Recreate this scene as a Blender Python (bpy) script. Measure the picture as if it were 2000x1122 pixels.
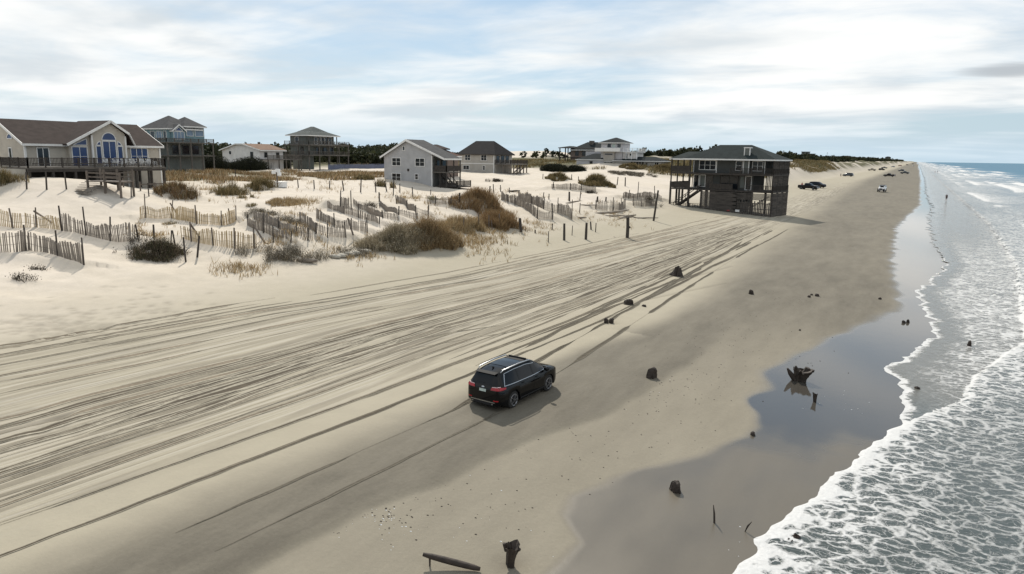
import bpy, bmesh, math, random
import numpy as np
from mathutils import Vector, Matrix
from mathutils.bvhtree import BVHTree
random.seed(11); rng = np.random.default_rng(11)
for o in list(bpy.data.objects): bpy.data.objects.remove(o)
S = bpy.context.scene; COL = S.collection
R_ = math.radians

# ------------------------------------------------------------------ camera
CAMH = 11.2
FPX, HOR0, HSL, VX = 1376.0, 304.0, 0.0145, 1790.0
def _cam():
    r = math.atan(HSL); pitch = math.atan((561 - HOR0) * math.cos(r) / FPX)
    fw = np.array([0, math.cos(pitch), -math.sin(pitch)]); r0 = np.array([1, 0, 0.]); u0 = np.cross(r0, fw)
    cr, sr = math.cos(r), math.sin(r)
    R = cr * r0 + sr * u0; U = -sr * r0 + cr * u0
    vy = HOR0 + HSL * (VX - 1000); dv = fw * FPX + R * (VX - 1000) + U * (561 - vy)
    az = math.atan2(dv[0], dv[1]); c, s = math.cos(az), math.sin(az)
    M = np.array([[c, -s, 0], [s, c, 0], [0, 0, 1]])
    return M @ R, M @ U, M @ fw
CR, CU, CF = _cam()
cd = bpy.data.cameras.new('camera'); cam = bpy.data.objects.new('camera', cd); COL.objects.link(cam)
cd.sensor_width = 36; cd.lens = 36 * FPX / 2000; cd.clip_start = 0.1; cd.clip_end = 40000
cam.matrix_world = Matrix(((CR[0], CU[0], -CF[0], 0), (CR[1], CU[1], -CF[1], 0), (CR[2], CU[2], -CF[2], CAMH), (0, 0, 0, 1)))
S.camera = cam

# ------------------------------------------------------------------ sun, sky, exposure
SUN_AZ, SUN_EL = 42.0, 43.0          # degrees left of +Y (the beach direction), elevation
sd = bpy.data.lights.new('sun', 'SUN'); sd.energy = 4.6; sd.angle = R_(0.9); sd.color = (1.0, 0.935, 0.83)
sun = bpy.data.objects.new('sun', sd); COL.objects.link(sun)
sv = Vector((-math.sin(R_(SUN_AZ)) * math.cos(R_(SUN_EL)), math.cos(R_(SUN_AZ)) * math.cos(R_(SUN_EL)), math.sin(R_(SUN_EL))))
sun.rotation_euler = sv.to_track_quat('Z', 'Y').to_euler(); sun.location = (0, 0, 60)
W = bpy.data.worlds.new('World'); S.world = W; W.use_nodes = True
def build_world():
    nt = W.node_tree; n = nt.nodes; L = nt.links; n.clear()
    out = n.new('ShaderNodeOutputWorld'); bg = n.new('ShaderNodeBackground'); bg.inputs[1].default_value = 0.1
    L.new(bg.outputs[0], out.inputs[0])
    sky = n.new('ShaderNodeTexSky'); sky.sky_type = 'NISHITA'; sky.sun_disc = False
    sky.sun_elevation = R_(SUN_EL); sky.sun_rotation = R_(-SUN_AZ); sky.air_density = 1.0; sky.dust_density = 0.6; sky.ozone_density = 1.5
    tc = n.new('ShaderNodeTexCoord')
    sep = n.new('ShaderNodeSeparateXYZ'); L.new(tc.outputs['Generated'], sep.inputs[0])
    def m(op, a, b=None, c=None, clamp=False):
        q = n.new('ShaderNodeMath'); q.operation = op; q.use_clamp = clamp
        for i, v in enumerate((a, b, c)):
            if v is None: continue
            if isinstance(v, (int, float)): q.inputs[i].default_value = v
            else: L.new(v, q.inputs[i])
        return q.outputs[0]
    zz = m('ADD', m('MAXIMUM', sep.outputs[2], 0.0), 0.10)
    px = m('DIVIDE', sep.outputs[0], zz); py = m('DIVIDE', sep.outputs[1], zz)
    cx = n.new('ShaderNodeCombineXYZ'); L.new(px, cx.inputs[0]); L.new(py, cx.inputs[1])
    def noise(scale, detail, rough, dist, off, sc=(1, 1, 1)):
        mp = n.new('ShaderNodeMapping'); mp.inputs['Location'].default_value = off; mp.inputs['Scale'].default_value = sc
        mp.inputs['Rotation'].default_value = (0, 0, R_(-12))
        L.new(cx.outputs[0], mp.inputs[0])
        t = n.new('ShaderNodeTexNoise'); t.inputs['Scale'].default_value = scale; t.inputs['Detail'].default_value = detail
        t.inputs['Roughness'].default_value = rough; t.inputs['Distortion'].default_value = dist
        L.new(mp.outputs[0], t.inputs[0]); return t.outputs[0]
    def ramp(v, a, b):
        q = n.new('ShaderNodeMapRange'); q.interpolation_type = 'SMOOTHSTEP'; q.inputs[1].default_value = a; q.inputs[2].default_value = b
        L.new(v, q.inputs[0]); return q.outputs[0]
    def mix(f, a, b):
        q = n.new('ShaderNodeMix'); q.data_type = 'RGBA'
        for i, v in ((0, f), (6, a), (7, b)):
            if isinstance(v, (int, float)): q.inputs[i].default_value = v
            elif isinstance(v, tuple): q.inputs[i].default_value = v + (1,)
            else: L.new(v, q.inputs[i])
        return q.outputs[2]
    n1 = noise(0.38, 7, 0.52, 0.4, (3.1, 0.7, 0), (1.0, 1.3, 1))
    n2 = noise(1.25, 6, 0.58, 0.6, (8.2, 4.0, 2), (0.9, 1.25, 1))
    n3 = noise(0.75, 5, 0.5, 0.3, (1.0, 9.0, 5), (1, 1.4, 1))
    cov = ramp(m('ADD', m('MULTIPLY', n1, 0.75), m('MULTIPLY', n2, 0.26)), 0.38, 0.58)
    # thin high veil everywhere, brighter cumulus sheets where coverage is high, greyer undersides
    veil = mix(0.6, sky.outputs[0], (4.9, 6.7, 8.4))
    grey = ramp(n3, 0.42, 0.66)
    cloud = mix(grey, (10.6, 10.65, 10.5), (7.4, 8.0, 8.4))
    col = mix(cov, veil, cloud)
    hz = ramp(sep.outputs[2], 0.075, 0.0)
    col = mix(m('MULTIPLY', hz, 0.75), col, (5.5, 7.3, 8.6))
    # small dark cloud low over the sea
    d0 = CF * FPX + CR * 965 + CU * (561 - 138); d0 = d0 / np.linalg.norm(d0); hx = np.array([d0[1], -d0[0]]) / math.hypot(d0[0], d0[1])
    sdv = m('SUBTRACT', m('ADD', m('MULTIPLY', sep.outputs[0], float(hx[0])), m('MULTIPLY', sep.outputs[1], float(hx[1]))), 0.01)
    el = m('ADD', m('SUBTRACT', sep.outputs[2], float(d0[2])), m('MULTIPLY', m('SUBTRACT', n2, 0.5), 0.03))
    r2 = m('ADD', m('POWER', m('DIVIDE', m('ABSOLUTE', sdv), 0.055), 2.0), m('POWER', m('DIVIDE', m('ABSOLUTE', el), 0.0085), 2.0))
    fwd = m('GREATER_THAN', m('ADD', m('MULTIPLY', sep.outputs[0], float(d0[0])), m('MULTIPLY', sep.outputs[1], float(d0[1]))), 0.5)
    dk = m('MULTIPLY', m('MULTIPLY', ramp(r2, 1.6, 0.0), 0.8), fwd)
    col = mix(dk, col, (4.6, 5.0, 5.4))
    L.new(col, bg.inputs[0])
build_world()
S.view_settings.view_transform = 'Standard'; S.view_settings.look = 'None'
S.view_settings.exposure = -0.05; S.view_settings.gamma = 1.0; S.view_settings.use_curve_mapping = False
S.render.engine = 'CYCLES'; S.render.resolution_x = 1024; S.render.resolution_y = 574

# ------------------------------------------------------------------ materials
MATS = {}
def newmat(name):
    m = bpy.data.materials.new(name); m.use_nodes = True; m.node_tree.nodes.clear(); MATS[name] = m
    nt = m.node_tree; out = nt.nodes.new('ShaderNodeOutputMaterial'); b = nt.nodes.new('ShaderNodeBsdfPrincipled')
    nt.links.new(b.outputs[0], out.inputs[0]); return m, nt.nodes, nt.links, b
def nd(n, L, typ, **kw):
    q = n.new(typ)
    for k, v in kw.items():
        if k.startswith('_'): setattr(q, k[1:], v)
        else:
            i = q.inputs[int(k[1:])] if k[0] == 'i' and k[1:].isdigit() else q.inputs[k]
            if isinstance(v, bpy.types.NodeSocket): L.new(v, i)
            else: i.default_value = v
    return q
def mth(n, L, op, a, b=0.0, clamp=False):
    return nd(n, L, 'ShaderNodeMath', _operation=op, _use_clamp=clamp, i0=a, i1=b).outputs[0]
def mixc(n, L, f, a, b, bt='MIX'):
    q = n.new('ShaderNodeMix'); q.data_type = 'RGBA'; q.blend_type = bt
    for i, v in ((0, f), (6, a), (7, b)):
        if isinstance(v, bpy.types.NodeSocket): L.new(v, q.inputs[i])
        elif isinstance(v, tuple): q.inputs[i].default_value = v[:3] + (1,)
        else: q.inputs[i].default_value = v
    return q.outputs[2]
def simple(name, col, rough=0.7, var=0.25, scale=3.0, bump=0.0, metal=0.0, spec=0.5, stretch=(1, 1, 1), coat=0.0, col2=None):
    m, n, L, b = newmat(name)
    tc = n.new('ShaderNodeTexCoord'); mp = nd(n, L, 'ShaderNodeMapping', Vector=tc.outputs['Object'], Scale=stretch)
    nz = nd(n, L, 'ShaderNodeTexNoise', Vector=mp.outputs[0], Scale=scale, Detail=5.0, Roughness=0.6)
    c2 = col2 or tuple(c * (1 - var) for c in col); c1 = tuple(min(1, c * (1 + var * 0.6)) for c in col) if not col2 else col
    f = nd(n, L, 'ShaderNodeMapRange', Value=nz.outputs[0], i1=0.3, i2=0.7).outputs[0]
    L.new(mixc(n, L, f, c1, c2), b.inputs['Base Color'])
    b.inputs['Roughness'].default_value = rough; b.inputs['Metallic'].default_value = metal
    b.inputs['Specular IOR Level'].default_value = spec; b.inputs['Coat Weight'].default_value = coat
    if bump:
        bp = nd(n, L, 'ShaderNodeBump', Strength=0.6, Distance=bump, Height=nz.outputs[0]); L.new(bp.outputs[0], b.inputs['Normal'])
    return m
def siding(name, col, var=0.12):
    m, n, L, b = newmat(name)
    tc = n.new('ShaderNodeTexCoord'); nz = nd(n, L, 'ShaderNodeTexNoise', Vector=tc.outputs['Object'], Scale=0.8, Detail=6.0)
    sp = nd(n, L, 'ShaderNodeSeparateXYZ', i0=tc.outputs['Object'])
    saw = mth(n, L, 'FRACT', mth(n, L, 'MULTIPLY', sp.outputs[2], 6.0))
    f = nd(n, L, 'ShaderNodeMapRange', Value=nz.outputs[0], i1=0.3, i2=0.75).outputs[0]
    c = mixc(n, L, f, tuple(x * (1 + var) for x in col), tuple(x * (1 - var) for x in col))
    L.new(c, b.inputs['Base Color']); b.inputs['Roughness'].default_value = 0.75
    bp = nd(n, L, 'ShaderNodeBump', Strength=0.7, Distance=0.03, Height=saw); L.new(bp.outputs[0], b.inputs['Normal'])
    return m
def attr_mat(name, rough=0.9, trans=0.0, spec=0.2):
    m, n, L, b = newmat(name)
    a = n.new('ShaderNodeAttribute'); a.attribute_name = 'tint'
    L.new(a.outputs['Color'], b.inputs['Base Color']); b.inputs['Roughness'].default_value = rough; b.inputs['Specular IOR Level'].default_value = spec
    if trans:
        out = [q for q in n if q.type == 'OUTPUT_MATERIAL'][0]; t = n.new('ShaderNodeBsdfTranslucent'); L.new(a.outputs['Color'], t.inputs[0])
        ms = nd(n, L, 'ShaderNodeMixShader', i0=trans); L.new(b.outputs[0], ms.inputs[1]); L.new(t.outputs[0], ms.inputs[2]); L.new(ms.outputs[0], out.inputs[0])
    return m
simple('old_wood', (0.14, 0.115, 0.095), 0.9, 0.45, 2.0, 0.02, stretch=(1, 1, 0.25))
simple('dark_wood', (0.05, 0.042, 0.036), 0.9, 0.4, 2.0, 0.02)
simple('weathered', (0.082, 0.07, 0.06), 0.9, 0.55, 1.3, 0.02, stretch=(0.4, 0.4, 2.5)); simple('grey_wood', (0.11, 0.098, 0.085), 0.9, 0.4, 1.5, 0.02)
simple('slat_grey', (0.235, 0.205, 0.175), 0.9, 0.35, 1.2)
simple('slat_tan', (0.46, 0.36, 0.22), 0.9, 0.25, 1.2)
simple('stump', (0.035, 0.024, 0.017), 0.75, 0.5, 5.0, 0.05)
simple('drift', (0.26, 0.22, 0.18), 0.9, 0.4, 2.0, 0.03)
simple('white_trim', (0.68, 0.67, 0.65), 0.6, 0.1, 1.0)
simple('white_paint', (0.78, 0.78, 0.77), 0.6, 0.08, 1.0)
simple('concrete', (0.40, 0.38, 0.35), 0.9, 0.2, 2.0)
siding('siding_taupe', (0.42, 0.385, 0.33)); siding('siding_grey', (0.37, 0.37, 0.375)); siding('siding_beige', (0.36, 0.335, 0.30))
siding('siding_white', (0.64, 0.62, 0.60)); siding('siding_teal', (0.17, 0.27, 0.30)); siding('siding_dark', (0.055, 0.058, 0.055))
siding('siding_greygreen', (0.12, 0.13, 0.12)); siding('siding_lilac', (0.45, 0.44, 0.45)); siding('siding_brown', (0.16, 0.12, 0.10))
siding('blue_wall', (0.11, 0.125, 0.185))
for nm, c in dict(roof_brown=(0.052, 0.04, 0.036), roof_grey=(0.075, 0.075, 0.077), roof_dark=(0.024, 0.023, 0.024), roof_tan=(0.20, 0.135, 0.10),
                  roof_slate=(0.020, 0.025, 0.027), roof_green=(0.026, 0.034, 0.034), roof_lightgrey=(0.085, 0.095, 0.092), roof_red=(0.11, 0.068, 0.058)).items():
    simple(nm, c, 0.95, 0.25, 1.2, 0.03, spec=0.1)
simple('glass_blue', (0.02, 0.042, 0.135), 0.08, 0.3, 0.5, spec=0.6); simple('glass_sky', (0.16, 0.22, 0.30), 0.1, 0.2, 0.5); simple('glass_dark', (0.015, 0.018, 0.022), 0.08, 0.3, 0.5)  # glass_sky: reflected sky is painted in as a pale blue base colour
simple('car_paint', (0.003, 0.0032, 0.0042), 0.35, 0.3, 2.0, coat=0.6, spec=0.0); simple('car_glass', (0.003, 0.0035, 0.005), 0.1, 0.2, 1.0, spec=0.3)
simple('chrome', (0.42, 0.43, 0.44), 0.35, 0.1, 2.0, metal=1.0); simple('tyre', (0.018, 0.017, 0.016), 0.9, 0.3, 4.0)
simple('rim', (0.30, 0.30, 0.31), 0.4, 0.2, 3.0, metal=0.8); simple('tail_red', (0.35, 0.012, 0.02), 0.15, 0.2, 3.0); simple('plastic', (0.02, 0.02, 0.021), 0.75, 0.2, 4.0, spec=0.2)
simple('tail_clear', (0.62, 0.48, 0.46), 0.15, 0.1, 3.0); simple('plate', (0.45, 0.52, 0.48), 0.5, 0.2, 8.0); simple('dust', (0.30, 0.27, 0.22), 0.9, 0.2, 4.0)
simple('paint_white', (0.72, 0.72, 0.71), 0.3, 0.06, 1.0, coat=0.6); simple('paint_silver', (0.34, 0.34, 0.35), 0.3, 0.1, 1.0, coat=0.6)
simple('paint_red', (0.16, 0.03, 0.025), 0.3, 0.1, 1.0, coat=0.6); simple('paint_slate', (0.035, 0.045, 0.055), 0.3, 0.1, 1.0, coat=0.6); simple('paint_tan', (0.24, 0.20, 0.15), 0.3, 0.1, 1.0, coat=0.6)
simple('skin', (0.42, 0.26, 0.19), 0.6, 0.1); simple('cloth_dark', (0.02, 0.022, 0.03), 0.9); simple('cloth_red', (0.30, 0.05, 0.05), 0.9); simple('cloth_blue', (0.06, 0.10, 0.25), 0.9)
simple('bag_cloth', (0.42, 0.39, 0.33), 0.95, 0.25, 3.0, 0.04)
attr_mat('grass', 0.9, 0.25); attr_mat('leaf', 0.85, 0.15); attr_mat('twig', 0.9)

# ------------------------------------------------------------------ helpers
def tag(o, label=None, cat=None, group=None, kind=None):
    if label: o['label'] = label
    if cat: o['category'] = cat
    if group: o['group'] = group
    if kind: o['kind'] = kind
    return o
def empty(name, loc, rz=0.0, label=None, cat=None, group=None):
    o = bpy.data.objects.new(name, None); COL.objects.link(o); o.location = loc; o.rotation_euler = (0, 0, rz); o.empty_display_size = 0.3
    return tag(o, label, cat, group)
def link(name, me, mat, parent=None, loc=None):
    o = bpy.data.objects.new(name, me); COL.objects.link(o)
    if mat and not me.materials: me.materials.append(MATS[mat])
    if parent: o.parent = parent
    if loc is not None: o.location = loc
    return o
class MB:
    def __init__(s): s.v = []; s.f = []
    def add(s, vs, fs):
        k = len(s.v); s.v += [tuple(p) for p in vs]; s.f += [tuple(i + k for i in f) for f in fs]; return s
    def box(s, x0, x1, y0, y1, z0, z1):
        return s.add([(x0, y0, z0), (x1, y0, z0), (x1, y1, z0), (x0, y1, z0), (x0, y0, z1), (x1, y0, z1), (x1, y1, z1), (x0, y1, z1)],
                     [(3, 2, 1, 0), (4, 5, 6, 7), (0, 1, 5, 4), (1, 2, 6, 5), (2, 3, 7, 6), (3, 0, 4, 7)])
    def bar(s, a, b, w, h=None):            # square bar between two points
        a = Vector(a); b = Vector(b); d = (b - a); h = h or w
        if d.length < 1e-6: return s
        d.normalize(); up = Vector((0, 0, 1)) if abs(d.z) < 0.9 else Vector((1, 0, 0))
        r = d.cross(up).normalized(); u = r.cross(d)
        vs = [p + r * i * w / 2 + u * j * h / 2 for p in (a, b) for i, j in ((-1, -1), (1, -1), (1, 1), (-1, 1))]
        return s.add(vs, [(3, 2, 1, 0), (4, 5, 6, 7), (0, 1, 5, 4), (1, 2, 6, 5), (2, 3, 7, 6), (3, 0, 4, 7)])
    def tube(s, pts, rad, n=8, cap=True):
        pts = [Vector(p) for p in pts]; rings = []; k0 = len(s.v)
        for i, p in enumerate(pts):
            d = (pts[min(i + 1, len(pts) - 1)] - pts[max(i - 1, 0)]).normalized(); up = Vector((0, 0, 1)) if abs(d.z) < 0.95 else Vector((1, 0, 0))
            r = d.cross(up).normalized(); u = r.cross(d); ra = rad[i] if isinstance(rad, (list, tuple)) else rad
            s.v += [tuple(p + (r * math.cos(t * 2 * math.pi / n) + u * math.sin(t * 2 * math.pi / n)) * ra) for t in range(n)]
        for i in range(len(pts) - 1):
            for t in range(n):
                a = k0 + i * n + t; b = k0 + i * n + (t + 1) % n; s.f.append((a, b, b + n, a + n))
        if cap: s.f.append(tuple(k0 + t for t in range(n))[::-1]); s.f.append(tuple(k0 + (len(pts) - 1) * n + t for t in range(n)))
        return s
    def prism(s, poly, ax, a, b):           # extrude a 2-D polygon along axis ax ('x': poly is (y,z), 'y': poly is (x,z), 'z': (x,y))
        n = len(poly)
        def P(q, t): return (t, q[0], q[1]) if ax == 'x' else (q[0], t, q[1]) if ax == 'y' else (q[0], q[1], t)
        return s.add([P(q, a) for q in poly] + [P(q, b) for q in poly],
                     [tuple(range(n))[::-1], tuple(range(n, 2 * n))] + [(i, (i + 1) % n, n + (i + 1) % n, n + i) for i in range(n)])
    def mesh(s, name, fix=True):
        me = bpy.data.meshes.new(name); me.from_pydata(s.v, [], s.f)
        if fix:
            bm = bmesh.new(); bm.from_mesh(me); bmesh.ops.recalc_face_normals(bm, faces=bm.faces); bm.to_mesh(me); bm.free()
        me.update(); return me
    def build(s, name, mat, parent=None, loc=None, smooth=False):
        me = s.mesh(name)
        if smooth: me.polygons.foreach_set('use_smooth', [True] * len(me.polygons))
        return link(name, me, mat, parent, loc)
def ordinal(i): return ['first', 'second', 'third', 'fourth', 'fifth', 'sixth', 'seventh', 'eighth', 'ninth', 'tenth', 'eleventh', 'twelfth'][i]

# ------------------------------------------------------------------ terrain function
def _hash(i, j, s): 
    v = np.sin(i * 127.1 + j * 311.7 + s * 74.7) * 43758.5453; return v - np.floor(v)
def vnoise(x, y, s=0):
    xi = np.floor(x); yi = np.floor(y); fx = x - xi; fy = y - yi; fx = fx * fx * (3 - 2 * fx); fy = fy * fy * (3 - 2 * fy)
    a = _hash(xi, yi, s); b = _hash(xi + 1, yi, s); c = _hash(xi, yi + 1, s); d = _hash(xi + 1, yi + 1, s)
    return a + (b - a) * fx + (c - a) * fy + (a - b - c + d) * fx * fy
def fbm(x, y, s=0, o=4):
    t = 0; a = 0.5; q = 0
    for k in range(o): t = t + a * vnoise(x * 2 ** k, y * 2 ** k, s + k); q += a; a *= 0.5
    return t / q
def sstep(a, b, x): t = np.clip((x - a) / (b - a), 0, 1); return t * t * (3 - 2 * t)
_px = np.linspace(-1000, 400, 14001)
_pz = np.interp(_px, [-1000, -300, -200, -130, -100, -88, -76, -66, -58, -50, -44, -40, -38, -28, -20, -13, -6, 0, 10, 60, 400],
                [6.6, 6.6, 6.6, 6.5, 6.4, 6.0, 5.35, 4.8, 4.25, 3.45, 2.6, 2.05, 1.9, 1.3, 0.9, 0.6, 0.22, 0.0, -0.45, -2.5, -8])
_k = np.hanning(41); _k /= _k.sum(); _pz[30:-30] = np.convolve(_pz, _k, 'same')[30:-30]
BUMPS = []   # x, y, rx, ry, amp, rot
def bump(x, y, rx, ry, amp, rot=0): BUMPS.append((x, y, rx, ry, amp, math.cos(R_(rot)), math.sin(R_(rot))))
RIDGES = []  # ax, ay, bx, by, width, amp
XW = (np.array([0, 8, 15.3, 17.2, 18.3, 19.5, 21.4, 23.5, 26.3, 28.1, 29.5, 32.6, 37.6, 47, 57.4, 61.6, 70, 90, 142, 215, 530, 2000, 9000]),
      np.array([-8, -8.2, -7.7, -7.6, -8.6, -8.9, -8.3, -7.1, -6.0, -5.1, -5.0, -5.9, -6.2, -4.2, -1.8, -0.5, -1.0, -2.0, -2.4, 1.2, 2.6, 4, 6]))
XE = (np.array([-200, 8, 18.3, 21.1, 23.5, 26.8, 31.9, 33.9, 39.1, 42.7, 48, 53.7, 60.8, 68.8, 80, 92, 110, 142, 215, 300, 530, 2000, 9000]),
      np.array([-6, -4.8, -3.2, -2.8, -2.2, -1.3, 0.1, 0.8, 0.6, -0.4, 1.2, 2.4, 1.8, 1.2, 2.6, 4.2, 3.6, 3.0, 4.6, 4.2, 6, 8, 8]))
def hbase(x, y):
    sh = np.interp(y, [-400, 20, 36, 48, 60, 100, 140], [-12, -12, -11, -4, -1, 0, 0]); w = np.clip((-x - 22) / 26, 0, 1)
    z = np.interp(x - sh * w, _px, _pz)
    d = sstep(-40, -52, x)
    z = z + d * ((fbm(x / 14, y / 14, 3, 3) - 0.5) * 1.6 + (fbm(x / 4, y / 4, 9, 3) - 0.5) * 0.6)
    z = z + (1 - d) * (fbm(x / 9, y / 20, 5, 3) - 0.5) * 0.10 * sstep(-6, -14, x)
    # high vegetated foredune further along the beach
    far = sstep(190, 260, y) * sstep(-40, -54, x) * (1 - sstep(-90, -140, x) * 0.6)
    z = z + far * (1.6 + 6.0 * fbm(x / 18, y / 30, 21, 4) * sstep(200, 300, y))
    # hummocky dunes between and behind the houses
    z = z + sstep(-96, -130, x) * sstep(120, 200, y) * 1.5 * (fbm(x / 30, y / 30, 31, 3) - 0.3)
    for bx, by, rx, ry, a, c, s in BUMPS:
        if x.size > 20000:
            m = 3 * max(rx, ry); k = np.where((np.abs(x - bx) < m) & (np.abs(y - by) < m))[0]
            u = ((x[k] - bx) * c + (y[k] - by) * s) / rx; v = (-(x[k] - bx) * s + (y[k] - by) * c) / ry
            z[k] += a * np.exp(-(u * u + v * v)); continue
        u = ((x - bx) * c + (y - by) * s) / rx; v = (-(x - bx) * s + (y - by) * c) / ry
        z = z + a * np.exp(-(u * u + v * v))
    return z
def seg_dist(x, y, ax, ay, bx, by):
    dx, dy = bx - ax, by - ay; L2 = dx * dx + dy * dy; t = np.clip(((x - ax) * dx + (y - ay) * dy) / L2, 0, 1)
    ex = x - (ax + t * dx); ey = y - (ay + t * dy)
    side = (dx * (y - ay) - dy * (x - ax)) / math.sqrt(L2)
    return np.hypot(ex, ey), side, t
def hfull(x, y):
    z = hbase(x, y)
    for ax, ay, bx, by, w, a in RIDGES:
        if x.size > 20000:
            k = np.where((x > min(ax, bx) - 8) & (x < max(ax, bx) + 8) & (y > min(ay, by) - 8) & (y < max(ay, by) + 8))[0]
            d, s, t = seg_dist(x[k], y[k], ax, ay, bx, by); z[k] += a * np.exp(-(d / np.where(s > 0, w * 1.6, w * 0.55)) ** 2); continue
        d, s, t = seg_dist(x, y, ax, ay, bx, by)
        ww = np.where(s > 0, w * 1.6, w * 0.55)      # long windward tail, steep lee
        z = z + a * np.exp(-(d / ww) ** 2)
    return z
def ray_dir(px, py): return CF * FPX + CR * (px - 1000) + CU * (561 - py)
def at_z(px, py, z):
    d = ray_dir(px, py); t = (z - CAMH) / d[2]; return np.array([d[0] * t, d[1] * t, z])
def cast(px, py, H=None):
    H = H or hfull
    d = ray_dir(px, py); d = d / math.hypot(d[0], d[1])
    r = np.geomspace(8, 3500, 1600); z = CAMH + d[2] * r
    g = H(d[0] * r, d[1] * r) - z; k = np.argmax(g > 0)
    if not (g > 0).any(): k = len(r) - 1
    if k > 0:
        r = np.linspace(r[k - 1], r[k], 40); g = H(d[0] * r, d[1] * r) - (CAMH + d[2] * r); k2 = np.argmax(g > 0)
        if (g > 0).any(): k = k2
        else: k = -1
    rr = r[k]; x, y = d[0] * rr, d[1] * rr
    return np.array([x, y, float(H(np.array([x]), np.array([y]))[0])])
def gz(x, y): return float(hfull(np.array([float(x)]), np.array([float(y)]))[0])
def pxm(p): # pixels (2000-wide picture) per metre at p
    q = np.array(p) - np.array([0, 0, CAMH]); return FPX / float(q @ CF)
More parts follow.
